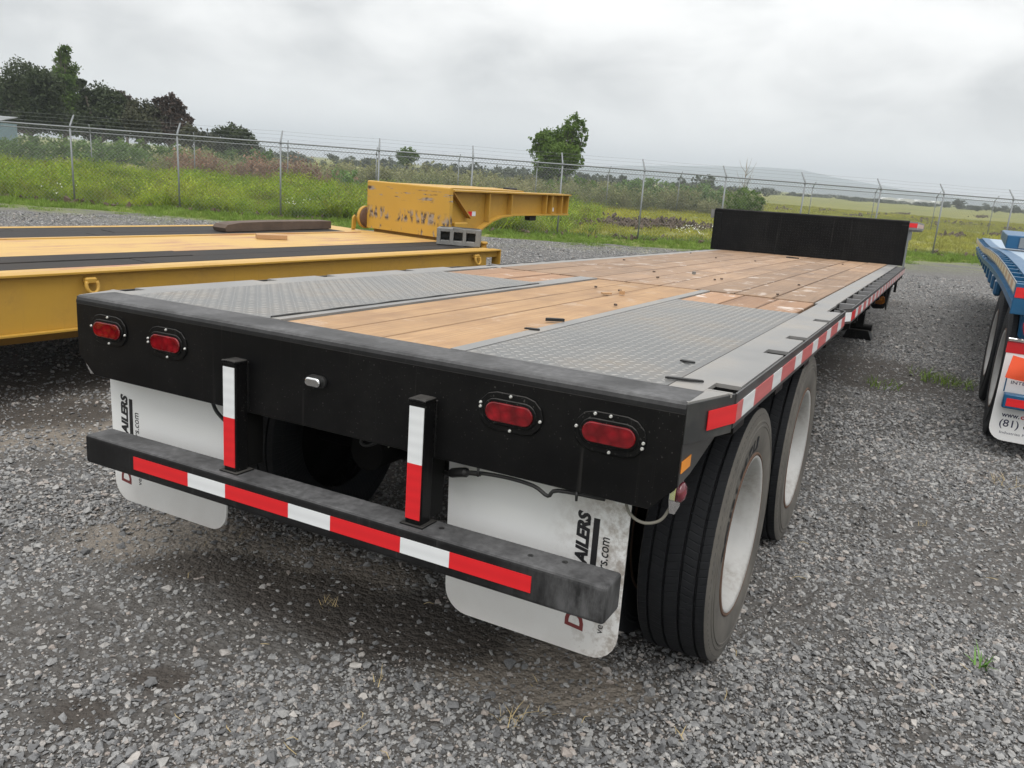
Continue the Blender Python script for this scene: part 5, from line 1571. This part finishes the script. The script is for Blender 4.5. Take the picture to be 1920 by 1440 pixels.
def grass_zone(name, label, protos, n, xr, cond, smin, smax, zs=1.0, lump=0.4):
    x = rng.uniform(xr[0], xr[1], n); y = rng.uniform(xr[2], xr[3], n)
    d1 = side_of(EXT1, x, y); d2 = side_of(EXT2, x, y)
    P = np.stack([x, y, terrain(x, y)], -1)
    dd = P - CAM; z = dd @ CF
    px = 960 + FPX * (dd @ CR) / np.maximum(z, 0.1)
    keep = in_view(P, 200, 200) & cond(x, y, d1, d2, px)
    P = P[keep]; n = len(P)
    s = rng.uniform(smin, smax, n) * (0.85 + lump * wav(P[:, 0], P[:, 1], 0.9, 0.9) + lump * 0.6 * wav(P[:, 0], P[:, 1], 2.3, 0.3))
    s = np.maximum(s, smin * 0.6)
    rot = np.stack([rng.normal(0, 0.08, n), rng.normal(0, 0.08, n), rng.uniform(0, 6.28, n)], -1)
    return scatter(name, P, rot, np.stack([s, s, s * zs * rng.uniform(0.8, 1.2, n)], -1), protos, label)
vg = [tuft_proto(k, 26, 0.16, 0.012, 0.13, 0.8, 'grass_verge') for k in range(3)]
mg = [tuft_proto(10 + k, 26, 0.55, 0.026, 0.30, 0.75, 'grass_meadow', 5) for k in range(5)]
fg = [tuft_proto(20 + k, 24, 0.26, 0.03, 0.3, 0.9, 'grass_field') for k in range(3)]
wg = [tuft_proto(30 + k, 16, 1.35, 0.020, 0.34, 0.35, 'weed_tall', 14, 0.2) for k in range(4)]
wr = [tuft_proto(50 + k, 18, 1.35, 0.016, 0.34, 0.3, 'weed_russet', 12, 0.2) for k in range(3)]
grass_zone('verge_grass', 'short bright green grass at the foot of the near fence', vg, 60000, (-30, 12, 4, 40),
           lambda x, y, d1, d2, px: (d1 > -3.4 + 0.9 * wav(x, y, 1.3)) & (d1 < 1.0), 0.5, 1.1)
grass_zone('meadow_grass', 'tall yellow green grass growing beyond the near fence', mg, 62000, (-50, 0, 4, 52),
           lambda x, y, d1, d2, px: (d1 > 0.2) & (d2 < 3.0) & (px < 1120) & (rng.uniform(0, 1, len(x)) < np.clip((1120 - px) / 250, 0.1, 1)), 0.5, 1.25, 1.0, 0.6)
grass_zone('field_grass', 'low yellow green grass on the open field', fg, 60000, (-26, 40, 18, 110),
           lambda x, y, d1, d2, px: (d1 > 0.3) & (px > 860) & ((d2 > 1.0) | (px > 860)), 0.35, 0.95)
grass_zone('tall_weeds', 'tall green and straw coloured weeds behind the farther fence', wg, 16000, (-75, 0, 10, 75),
           lambda x, y, d1, d2, px: (d2 > 0.6) & (d2 < 22) & (px < 1420) & (px > 290) & ~((px > 320) & (px < 640) & (d2 < 6)), 0.55, 1.05)
grass_zone('russet_weeds', 'band of tall russet weeds behind the farther fence', wr, 5000, (-60, -15, 15, 55),
           lambda x, y, d1, d2, px: (d2 > 0.4) & (d2 < 6) & (px > 320) & (px < 660), 0.7, 1.1)

# clods and stones: ploughed ridge beyond the fence, heaps in the field, rubble at the fence foot
def clod_field(name, label, pts, smin, smax, protos=clods):
    P = np.array(pts); n = len(P)
    s = rng.triangular(smin, smin * 1.3, smax, n)
    P[:, 2] += s * 0.3
    scatter(name, P, np.stack([rng.uniform(0, 6, n), rng.uniform(0, 6, n), rng.uniform(0, 6, n)], -1), np.stack([s * rng.uniform(.8, 1.4, n), s, s * 0.8], -1), protos, label)
pts = []
for k in range(1500):
    t = rng.uniform(0, 1)
    px = 900 + 470 * t; py = 408 + 21 * t + rng.normal(0, 3.2)
    p = pix(px, py); p[2] = float(terrain(p[0], p[1])) + abs(rng.normal(0, 0.09)); pts.append(p)
clod_field('ploughed_ridge', 'dark brown ridge of ploughed earth clods beyond the near fence', pts, 0.05, 0.20)
pts = []
for (cx, cy, w_, h_) in ((1730, 412, 26, 4), (1760, 418, 40, 4), (1810, 420, 24, 4), (1855, 423, 22, 3), (1900, 430, 22, 4), (1690, 401, 18, 2), (1640, 403, 22, 2), (1700, 425, 20, 3), (1550, 395, 20, 2), (1790, 443, 30, 2), (1840, 406, 16, 2), (1600, 404, 16, 2), (1470, 392, 16, 2), (1880, 440, 26, 2)):
    for k in range(60):
        p = pix(cx + rng.normal(0, w_ * 0.45), cy + rng.normal(0, h_ * 0.5)); p[2] = float(terrain(p[0], p[1])); pts.append(p)
clod_field('earth_heaps', 'low heaps of brown earth lying in the open field', pts, 0.07, 0.28)
pts = []
for i in range(len(FENCE1) - 1):
    for k in range(16):
        t = rng.uniform(); a = np.array(FENCE1[i]); b = np.array(FENCE1[i + 1]); p = a * (1 - t) + b * t + rng.normal(0, 0.35, 2)
        pts.append((p[0], p[1], float(terrain(p[0], p[1])) + 0.03))
clod_field('fence_rubble', 'dark rubble lying along the foot of the near fence', pts, 0.04, 0.17)
pts = []
for (cx, cy, w_, h_, n_) in ((600, 390, 34, 8, 60), (345, 375, 30, 9, 26), (1300, 445, 40, 5, 60), (545, 400, 14, 6, 14), (120, 368, 40, 6, 16), (1830, 478, 16, 3, 8)):
    for k in range(n_):
        p = pix(cx + rng.normal(0, w_ * 0.5), cy + rng.normal(0, h_ * 0.6)); p[2] = float(terrain(p[0], p[1])) + rng.uniform(0.22, 0.5); pts.append(p)
fl_ = [stone_proto(60 + k, 0.6) for k in range(2)]
for me in fl_: me.materials.append(MAT['flower'])
P = np.array(pts); s = rng.uniform(0.012, 0.03, len(P))
scatter('white_flowers', P, rng.uniform(0, 6, (len(P), 3)), np.stack([s, s, s], -1), fl_, 'white wild flowers among the grass by the fence')

# ================================================================== trees and bushes
def leaf_mesh(name, blobs, n_per, size, mat, seed=0, droop=0.0):
    """blobs: (centre, radii) ; small leaf-sized quads through each blob's volume, denser to its skin, uneven outline"""
    r = np.random.default_rng(seed)
    Vs = []
    for (c, rad_) in blobs:
        c = np.array(c, float); rad_ = np.array(rad_, float)
        vol = float(np.mean(rad_))
        n = max(30, int(n_per * vol ** 2))
        # sub-clumps give light and dark bunches
        nc = max(5, int(n / 26))
        u = r.normal(size=(nc, 3)); u /= np.linalg.norm(u, axis=1)[:, None]
        cc = u * (r.uniform(0.35, 1.08, nc) ** 0.7)[:, None]
        k = r.integers(0, nc, n)
        p = cc[k] + r.normal(size=(n, 3)) * 0.17
        p = c + p * rad_
        a = r.normal(size=(n, 3)); a /= np.linalg.norm(a, axis=1)[:, None]
        a[:, 2] -= droop
        b = np.cross(a, r.normal(size=(n, 3))); b /= np.linalg.norm(b, axis=1)[:, None]
        s = (size * r.uniform(0.6, 1.35, n))[:, None]
        Vs.append(np.stack([p - a * s, p + b * s * 0.55, p + a * s, p - b * s * 0.55], 1))
    V = np.concatenate(Vs).reshape(-1, 3)
    F = np.arange(len(V)).reshape(-1, 4)
    return np_mesh(name, V, F, MAT[mat])
def tree_at(name, label, cat, blobs_px, depth, mat, base_px, n_per=1500, size=0.13, trunk=0.16, seed=0, thick=0.8, group=None, twigs=0):
    r = np.random.default_rng(seed + 500)
    k = depth / FPX
    bl = []
    for (px, py, rp_) in blobs_px:
        c = pix_depth(px, py, depth + r.uniform(-1, 1) * rp_ * k * 1.2)
        R3 = rp_ * k
        bl.append((c, (R3 * r.uniform(0.9, 1.1), R3 * r.uniform(0.9, 1.1) * (1 + thick * 0.2), R3)))
    base = pix_depth(base_px, 300, depth)
    gz_ = float(terrain(base[0], base[1]))
    root = empty(name, (base[0], base[1], gz_))
    tag(root, label, cat, group)
    o_ = np.array([base[0], base[1], gz_])
    bl = [(c - o_, R3) for c, R3 in bl]
    mk('crown', leaf_mesh('crown', bl, n_per, size, mat, seed), None, root)
    lo = min(c[2] - R3[2] * 0.2 for c, R3 in bl)
    fork = np.array([r.uniform(-.2, .2), r.uniform(-.2, .2), max(0.5, lo * 0.75)])
    t = MB()
    t.tube([(0, 0, -0.2), tuple(fork * 0.5 + np.array([0.08, -0.05, 0])), tuple(fork)], [trunk, trunk * 0.8, trunk * 0.62], 9)
    for (c, R3) in bl:
        mid = (fork + c) / 2 + r.normal(size=3) * 0.15 * np.mean(R3)
        t.tube([tuple(fork * 0.97), tuple(mid), tuple(c)], [trunk * 0.42, trunk * 0.28, trunk * 0.08], 6, False)
        for q in range(twigs):
            e_ = c + r.normal(size=3) * R3 * 0.75
            t.tube([tuple(mid), tuple((mid + e_) / 2 + r.normal(size=3) * 0.1), tuple(e_)], [trunk * 0.14, trunk * 0.09, trunk * 0.03], 4, False)
    t.build('trunk', MAT['bark'], root)
    return root
tree_at('tree', 'broad dark tree beside the blue shed at the end of the grove', 'tree', [(15, 178, 30), (48, 152, 32), (82, 160, 28), (42, 192, 34), (76, 198, 30), (5, 205, 28), (25, 215, 26), (98, 215, 24), (30, 235, 18), (85, 232, 18), (8, 232, 16), (60, 222, 22)], 72, 'leaf_dark', 62, seed=1, trunk=0.3, twigs=3)
tree_at('tree', 'tallest tree of the grove with a thin pointed top', 'tree', [(121, 97, 11), (117, 112, 13), (126, 128, 15), (117, 145, 18), (130, 160, 18), (112, 175, 24), (133, 190, 22), (118, 212, 24), (145, 215, 20), (115, 235, 18), (142, 238, 16)], 76, 'leaf_green', 125, seed=2, trunk=0.28, twigs=3)
tree_at('tree', 'rounded dark tree right beside the tallest pointed tree', 'tree', [(154, 152, 8), (156, 168, 11), (185, 186, 24), (212, 194, 22), (172, 210, 26), (203, 222, 28), (232, 222, 20), (165, 235, 22), (225, 240, 20), (195, 246, 18), (215, 252, 14), (172, 250, 14)], 70, 'leaf_dark', 190, seed=3, trunk=0.26, twigs=2)
tree_at('tree', 'thin russet topped tree standing within the dark grove', 'tree', [(226, 182, 11), (240, 190, 10), (246, 208, 11), (236, 200, 12)], 80, 'leaf_russet', 240, seed=4, trunk=0.16, twigs=6)
tree_at('tree', 'olive tree between the rounded dark tree and the russet one', 'tree', [(262, 208, 20), (284, 216, 18), (254, 228, 20), (278, 238, 20), (258, 245, 16), (270, 256, 14), (290, 250, 14)], 68, 'leaf_olive', 268, seed=5, trunk=0.2, twigs=3)
tree_at('tree', 'ragged russet brown tree with several upright tops', 'tree', [(298, 196, 11), (322, 188, 13), (335, 200, 11), (311, 212, 17), (343, 222, 14), (301, 232, 18), (330, 240, 20), (352, 245, 14), (312, 250, 16), (335, 258, 14), (300, 258, 12)], 70, 'leaf_russet', 322, seed=6, trunk=0.22, twigs=4)
tree_at('tree', 'low olive tree sloping down from the russet one', 'tree', [(360, 248, 15), (380, 258, 14), (350, 262, 16), (395, 266, 12), (372, 272, 14), (385, 272, 14), (405, 274, 12)], 66, 'leaf_olive', 372, seed=7, trunk=0.18, twigs=2)
tree_at('tree', 'round dense tree at the open end of the grove', 'tree', [(418, 258, 17), (440, 250, 17), (460, 260, 17), (470, 272, 13), (430, 275, 18), (452, 280, 18), (408, 275, 13)], 78, 'leaf_dark', 440, seed=8, trunk=0.22, twigs=2)
tree_at('tree', 'lone leafy green tree standing behind the gooseneck', 'tree', [(1080, 226, 11), (1092, 238, 11), (1068, 236, 13), (1058, 250, 17), (1018, 254, 13), (1004, 262, 9), (1034, 262, 19), (1072, 262, 20), (1094, 258, 8), (1014, 282, 17), (1042, 288, 22), (1075, 288, 18), (1018, 306, 16), (1045, 314, 20), (1024, 326, 14), (1070, 312, 13), (1055, 275, 18), (1028, 275, 16), (1086, 275, 13), (1030, 300, 18), (1060, 300, 18), (1010, 318, 10), (1085, 303, 10)], 60, 'leaf_green', 1058, seed=9, trunk=0.15, n_per=1500, size=0.10, twigs=3)
tree_at('tree', 'small rounded green tree far behind the fence left of the gooseneck top', 'tree', [(754, 290, 10), (766, 286, 10), (774, 293, 9), (762, 300, 13)], 100, 'leaf_green', 762, seed=10, trunk=0.14, n_per=1300, size=0.13)

def bush_at(label, blobs_px, depth, mat='leaf_bush', seed=0, n_per=1100, size=0.085, group=None, name='bush'):
    r = np.random.default_rng(seed + 900)
    k = depth / FPX
    c0 = pix_depth(blobs_px[0][0], blobs_px[0][1], depth)
    gz_ = float(terrain(c0[0], c0[1]))
    root = empty(name, (c0[0], c0[1], gz_)); o_ = np.array([c0[0], c0[1], gz_])
    bl = []
    for (px, py, rp_) in blobs_px:
        c = pix_depth(px, py, depth + r.uniform(-1, 1) * rp_ * k)
        R3 = rp_ * k
        bl.append((c - o_, (R3, R3 * 1.1, R3 * 0.9)))
        if c[2] - R3 > 0.4: bl.append((np.array([c[0], c[1], 0.4 + R3 * 0.5]) - o_, (R3, R3, R3 * 0.9)))
    mk('foliage', leaf_mesh('foliage', bl, n_per, size, mat, seed), None, root)
    st_ = MB()
    for (c, R3) in bl[:6]:
        st_.tube([(c[0] * 0.3, c[1] * 0.3, -0.1), tuple(np.array(c) * 0.6), tuple(c)], [0.035, 0.025, 0.01], 5, False)
    st_.build('stem', MAT['bark'], root)
    tag(root, label, 'bush', group)
    return root
bush_at('broad leafy bush in front of the blue shed', [(25, 278, 22), (5, 285, 24), (55, 272, 22), (85, 278, 24), (40, 295, 24), (75, 298, 22)], 52, seed=1)
bush_at('wide mounded bush below the tallest pointed tree', [(150, 282, 22), (190, 285, 26), (225, 290, 26), (260, 296, 22), (170, 302, 20), (210, 305, 22), (285, 302, 16)], 50, seed=2)
bush_at('darker bush behind the wide mounded bush', [(120, 275, 18), (230, 272, 14), (265, 276, 14), (300, 284, 16), (330, 288, 18), (350, 296, 14)], 56, 'leaf_green', seed=3)
bush_at('long hedge of bushes at the foot of the grove', [(px, 279 + 0.045 * px + (px * 7 % 11) - 8, 15 + (px * 3 % 6)) for px in range(-10, 460, 21)], 60, 'leaf_bush', seed=11, n_per=700)
bush_at('rounded leafy bush beside the round dense tree', [(478, 296, 15), (495, 290, 14), (508, 300, 14), (490, 306, 16), (470, 306, 12)], 52, seed=4)
bush_at('small bush growing above the spiky agave', [(640, 322, 14), (655, 324, 13), (632, 332, 11), (660, 335, 11), (648, 338, 10)], 40, 'leaf_bush', seed=5, size=0.06)
bush_at('dark green bush behind the far end of the flatbed step', [(1385, 368, 17), (1405, 365, 16), (1420, 376, 14), (1372, 378, 14), (1398, 382, 16), (1432, 386, 9)], 44, 'leaf_green', seed=6, n_per=1300, size=0.07)
bush_at('leafy shrub thicket beneath the lone green tree', [(1060, 338, 13), (1085, 340, 12), (1105, 350, 13), (1040, 345, 12)], 54, 'leaf_green', seed=7)
bush_at('green thicket between the lone tree and the dark green bush', [(1190, 350, 16), (1220, 352, 18), (1255, 355, 18), (1290, 358, 18), (1320, 362, 18), (1345, 366, 16), (1165, 352, 14), (1135, 354, 12)], 52, 'leaf_bush', seed=8)
bush_at('low scrub behind the gooseneck box', [(800, 322, 14), (840, 328, 14), (880, 332, 14), (920, 336, 14), (960, 340, 13), (1000, 344, 13)], 58, 'weed_tall', seed=9)

# spiky agave below the small bush
ag = pix(648, 372)
ar = empty('agave', (ag[0], ag[1], float(terrain(ag[0], ag[1]))))
tag(ar, 'spiky grey green agave with straight leaves in the meadow grass', 'plant')
for k in range(22):
    a = k * 2.4; el = R_(25 + (k * 13) % 60); ln = 0.75 + 0.25 * ((k * 7) % 5) / 5
    d = Vector((math.cos(a) * math.cos(el), math.sin(a) * math.cos(el), math.sin(el))); sdv = Vector((-math.sin(a), math.cos(a), 0)) * 0.035
    p0 = Vector((0, 0, 0.05)) + d * 0.05; p1 = p0 + d * ln * 0.45; p2 = p0 + d * ln
    m = MB(); up_ = d.cross(sdv).normalized() * 0.01
    m.add([p0 - sdv, p0 + sdv, p1 + sdv * 1.1, p2, p1 - sdv * 1.1, p0 - up_, p1 - up_], [(0, 1, 2, 4), (4, 2, 3), (0, 4, 6, 5), (4, 3, 6), (1, 5, 6, 2), (2, 6, 3)])
    m.build('leaf', MAT['leaf_agave'], ar)

# bare sapling
def bare_tree(px, base_y, top_y, depth, label):
    k = depth / FPX
    b = pix_depth(px, base_y, depth); gz_ = float(terrain(b[0], b[1]))
    top = pix_depth(px, top_y, depth)
    h = top[2] - gz_
    r = np.random.default_rng(3)
    root = empty('bare_sapling', (b[0], b[1], gz_)); tag(root, label, 'tree')
    t = MB(); t.tube([(0, 0, -0.1), (0.05, 0, h * 0.5), (0.0, 0.05, h)], [0.05, 0.03, 0.008], 6)
    t.build('trunk', MAT['dry_twig'], root)
    for q in range(16):
        z0 = h * r.uniform(0.25, 0.85); a = r.uniform(0, 6.28); l = h * r.uniform(0.15, 0.32)
        p1 = np.array([math.cos(a) * l * 0.5, math.sin(a) * l * 0.5, z0 + l * 0.55]); p2 = p1 + np.array([math.cos(a) * l * 0.25, math.sin(a) * l * 0.25, l * 0.6])
        MB().tube([(0.03, 0, z0), tuple(p1), tuple(p2)], [0.02, 0.013, 0.005], 4, False).build('branch', MAT['dry_twig'], root)
bare_tree(1393, 360, 305, 70, 'leafless pale sapling behind the dark green bush')

# trees along the far edge of the field
protos = []
for s_ in range(5):
    r = np.random.default_rng(70 + s_)
    bl = [((r.uniform(-.34, .34), r.uniform(-.34, .34), r.uniform(0.22, 0.86)), (r.uniform(.12, .22),) * 3) for _ in range(13)] + [((r.uniform(-.1, .1), 0, 0.45), (.28, .28, .3))]
    if s_ == 3: bl = [((r.uniform(-.12, .12), r.uniform(-.12, .12), z), (.20, .20, .16)) for z in np.linspace(0.2, 0.85, 8)]
    me = leaf_mesh('crown', bl, 9000, 0.034, 'leaf_far', 70 + s_)
    t = MB(); t.tube([(0, 0, -0.02), (0.02, 0, 0.3), (0, 0.01, 0.7)], [0.035, 0.025, 0.012], 6)
    for (c, _) in bl[:6]: t.tube([(0.015, 0, 0.3), tuple(np.array(c) * 0.75), c], [0.016, 0.011, 0.004], 4, False)
    tm_ = t.mesh('trunk'); tm_.materials.append(MAT['bark'])
    protos.append((me, tm_))
FAR = [(520, 297, 24, 150), (548, 300, 20, 160), (578, 299, 30, 150), (606, 299, 40, 120), (630, 304, 24, 170), (654, 290, 30, 120), (684, 298, 22, 130), (702, 298, 20, 140), (722, 296, 30, 130), (740, 304, 24, 150), (800, 300, 30, 120), (824, 304, 28, 120), (846, 311, 22, 130), (885, 302, 30, 120), (868, 313, 18, 140), (905, 314, 18, 150), (926, 316, 16, 130), (955, 315, 32, 120), (985, 322, 22, 150),
       (1092, 321, 28, 130), (1116, 323, 18, 140), (1138, 325, 24, 130), (1170, 327, 18, 130), (1200, 334, 20, 140), (1224, 330, 13, 120), (1280, 328, 22, 130), (1300, 344, 18, 170), (1325, 326, 32, 120), (1348, 346, 22, 170),
       (1600, 368, 14, 190), (1580, 377, 12, 220), (1630, 376, 14, 240), (1655, 376, 14, 260), (1690, 380, 18, 300), (1735, 377, 20, 180), (1756, 381, 18, 200), (1774, 376, 22, 190), (1800, 373, 20, 170), (1820, 384, 16, 220), (1836, 384, 26, 150), (1852, 380, 16, 190), (1868, 386, 28, 140), (1884, 385, 16, 210), (1905, 383, 24, 170), (1500, 368, 10, 300), (1530, 371, 12, 300), (1550, 374, 12, 280), (1460, 364, 10, 300), (1440, 360, 12, 260)]
for k, (px, ty_, w_, dp) in enumerate(FAR):
    dp = dp * (1.7 if px > 1430 else 1.25)
    top = pix_depth(px, ty_, dp)
    h = max(1.2, top[2] + 0.06)
    root = empty('far_tree', (top[0], top[1], -0.06), (k * 1.7) % 6.28)
    me, tm_ = protos[k % 5] if w_ < 0.9 * h * FPX / dp or k % 5 != 3 else protos[0]
    wd_ = w_ / FPX * dp * 1.3
    wd_ = min(max(wd_, 0.45 * h), 1.5 * h)
    for (nm, mm) in (('crown', me), ('trunk', tm_)):
        o = mk(nm, mm, None, root)
        o.scale = (wd_, wd_, h)
    shape = 'slender' if me is protos[3][0] else ('broad' if wd_ > 1.05 * h else 'rounded')
    size_ = 'low' if h < 3.2 else 'taller'
    where = 'between the grove and the small rounded green tree' if px < 745 else 'behind the gooseneck scrub' if px < 1000 else 'between the lone tree and the dark green bush' if px < 1400 else 'under the blue hills' if px < 1700 else 'past the open field behind the blue trailer'
    tag(root, '%s %s hazy tree %s' % (size_, shape, where), 'tree', '%s %s trees %s' % (size_, shape, where))


# far scrub that closes the plain: reads as one mass
V_ = []
r = np.random.default_rng(5)
bl_ = []
for k in range(80):
    px = r.uniform(480, 1440); dp = r.uniform(150, 230)
    c = pix_depth(px, 330, dp); hh_ = r.uniform(0.8, 2.6)
    bl_.append(((c[0], c[1], hh_ * 0.45), (r.uniform(1.5, 4.0), r.uniform(1.5, 4.0), hh_ * 0.6)))
for k in range(28):
    px = r.uniform(1430, 2000); dp = r.uniform(300, 420)
    c = pix_depth(px, 380, dp); hh_ = r.uniform(0.6, 2.4)
    bl_.append(((c[0], c[1], hh_ * 0.4), (r.uniform(2, 7), r.uniform(2, 6), hh_ * 0.6)))
tag(mk('far_scrub', leaf_mesh('far_scrub', bl_, 60, 0.35, 'leaf_far', 99), None), 'low grey green scrub along the far edge of the plain', kind='stuff')

# a blue shed behind the left bushes, and a long white greenhouse on the plain
sp = pix_depth(-28, 245, 62)
sh = empty('shed', (sp[0], sp[1], -0.06), R_(38)); tag(sh, 'pale blue corrugated shed behind the bushes and the grove', 'building')
zt_ = float(pix_depth(2, 228, 62)[2])
w_ = MB()
for k in range(30):
    x = -4.0 + k * 0.16
    w_.prism([(x, 0.0), (x + 0.08, -0.03), (x + 0.16, 0.0), (x + 0.16, 0.1), (x, 0.1)], 'z', 0, zt_)
w_.build('wall', MAT['shed_blue'], sh)
MB().prism([(-0.2, zt_), (4.0, zt_ + 0.5), (4.0, zt_ + 0.56), (-0.2, zt_ + 0.06)], 'x', -4.1, 0.9).build('roof', MAT['galvanised'], sh)
MB().box(-4.0, 0.8, 0.11, 3.9, 0, zt_ - 0.01).build('body', MAT['shed_blue'], sh)
gp = pix_depth(1715, 386, 420)
gh = empty('greenhouse', (gp[0], gp[1], -0.06), R_(8)); tag(gh, 'long white greenhouse far away on the plain', 'building')
for k in range(4):
    x = -16 + k * 8.1
    arc_ = [(x + 4 + 4 * math.cos(a), 1.5 + 1.1 * math.sin(a)) for a in np.linspace(math.pi, 0, 9)]
    MB().prism([(x, 0.0)] + arc_ + [(x + 8, 0.0)], 'y', 0, 30).build('span', MAT['far_wall'], gh)

# ================================================================== small things
def deck_point(px, py):
    """point on the flatbed's deck plane at a photo pixel"""
    d = CF + (px - 960) / FPX * CR - (py - 720) / FPX * CU
    o_ = DM.T @ (CAM - DOFF); dd = DM.T @ d
    t = (H + 0.003 - o_[2]) / dd[2]
    return DM @ (o_ + dd * t) + DOFF
def litter(name, px, py, l, w_, h_, rz, mat, label, group=None):
    r = np.random.default_rng(int(px * 7 + py))
    pol = [(-l / 2, -w_ / 2 * r.uniform(.6, 1)), (l * 0.1, -w_ / 2), (l / 2, -w_ / 3 * r.uniform(.5, 1)), (l / 2 * r.uniform(.8, 1), w_ / 3), (-l * 0.1, w_ / 2), (-l / 2 * r.uniform(.8, 1), w_ / 3)]
    o = MB().prism(pol, 'z', 0, h_).build(name, MAT[mat], None)
    p = deck_point(px, py)
    o.location = p; o.rotation_euler = (0, 0, rz)
    tag(o, label, 'debris', group)
    return o
litter('rubber_strip', 1283, 713, 0.11, 0.016, 0.006, 0.3, 'cable', 'thin black rubber strip near the tread plate corner')
litter('rubber_strip', 1290, 679, 0.05, 0.018, 0.005, 0.0, 'cable', 'short black scrap in the middle of the tread plate')
litter('rubber_strip', 1040, 602, 0.08, 0.02, 0.012, 0.6, 'cable', 'black stick lying beside the fresh planks')
litter('rubber_strip', 998, 618, 0.06, 0.02, 0.006, 0.3, 'cable', 'black flake on the strip edging the fresh planks')
litter('dark_strip', 1486, 484, 0.16, 0.05, 0.012, 0.1, 'cable', 'dark strip lying on the planks near the step')
litter('wood_cube', 1166, 552, 0.032, 0.026, 0.02, 0.4, 'fresh_timber', 'small wooden cube on the chalky planks')
litter('wood_chip', 1137, 551, 0.06, 0.035, 0.008, 0.9, 'fresh_timber', 'flat wood chip beside the small wooden cube')
litter('pebble', 1301, 514, 0.026, 0.026, 0.02, 0.9, 'concrete', 'pale pebble on the timber deck')
for (px, py) in ((1342, 484), (1170, 488), (1226, 510), (1340, 525), (1353, 524), (1162, 546), (1154, 573), (1498, 535), (1458, 553), (1416, 490), (1117, 539), (1233, 521), (1295, 475), (1580, 496)):
    litter('dark_crumb', px, py, 0.022, 0.017, 0.009, px * 0.1, 'old_timber', 'small dark crumb lying on the timber deck', 'crumbs on the timber deck')

def ground_tuft(px, py, mat, label, n=14, h=0.09, name='grass_tuft', spread=0.04, lean=1.4, group=None):
    p = pix(px, py)
    me = tuft_proto(int(px + py), n, h, 0.0035 if mat == 'straw' else 0.008, spread, lean, mat)
    o = mk(name, me, None, None)
    o.location = (p[0], p[1], 0.012)
    tag(o, label, 'grass tuft', group)
ground_tuft(958, 1358, 'straw', 'dry straw tuft on the gravel in front of the mudflap', 20, 0.05)
for (px, py) in ((1008, 1282), (1727, 990), (1022, 1340), (1270, 1395), (705, 1282)):
    ground_tuft(px, py, 'straw', 'tiny dry straw wisp among the gravel', 7, 0.035, 'straw_wisp', group='straw wisps in the gravel')
ground_tuft(617, 1140, 'straw', 'dry tuft beside the damp dirt under the bumper', 14, 0.045)
ground_tuft(1842, 1256, 'weed_green', 'single bright green weed sprouting from the gravel', 14, 0.06, 'green_weed', 0.03, 1.6)
for (px, py) in ((1735, 708), (1745, 716), (1790, 728), (1798, 722), (1655, 728)):
    ground_tuft(px, py, 'grass_verge', 'low green tuft growing in the gravel between the trailers', 40, 0.11, 'green_tuft', 0.16, 1.3, group='green tufts in the gravel')
ground_tuft(1886, 912, 'straw', 'dry yellow tuft in the gravel beside the blue trailer tyre', 24, 0.08, spread=0.10)
r = np.random.default_rng(11)
for k in range(26):
    px, py = r.uniform(300, 1900), r.uniform(1010, 1430)
    if 830 < px < 1330 and py < 1260: continue
    p = pix(px, py); a = r.uniform(0, 6.28); l = r.uniform(0.03, 0.085)
    o = MB().tube([(0, 0, 0), (l * 0.5, 0.006, 0.006), (l, 0, 0.002)], [0.0012, 0.0014, 0.001], 4).build('straw_stalk', MAT['straw'], None)
    o.location = (p[0], p[1], 0.026); o.rotation_euler = (0, 0, a)
    tag(o, 'thin dry straw stalk lying on the gravel', 'straw', 'straw stalks on the gravel')

# ================================================================== haze
hz = bpy.data.materials.new('haze'); hz.use_nodes = True
hn = hz.node_tree; hn.nodes.clear()
pv = N(hn, 'ShaderNodeVolumePrincipled', i={'Color': (0.79, 0.86, 0.92, 1), 'Density': 0.0005, 'Anisotropy': 0.1})
ho = N(hn, 'ShaderNodeOutputMaterial'); L(hn, pv.outputs[0], ho.inputs['Volume'])
hb_ = MB().box(CAM[0] - 4300, CAM[0] + 4300, CAM[1] - 4300, CAM[1] + 4300, -1.5, 120.0).build('haze', hz, None)
tag(hb_, 'thin pale haze lying over the plain', kind='stuff')
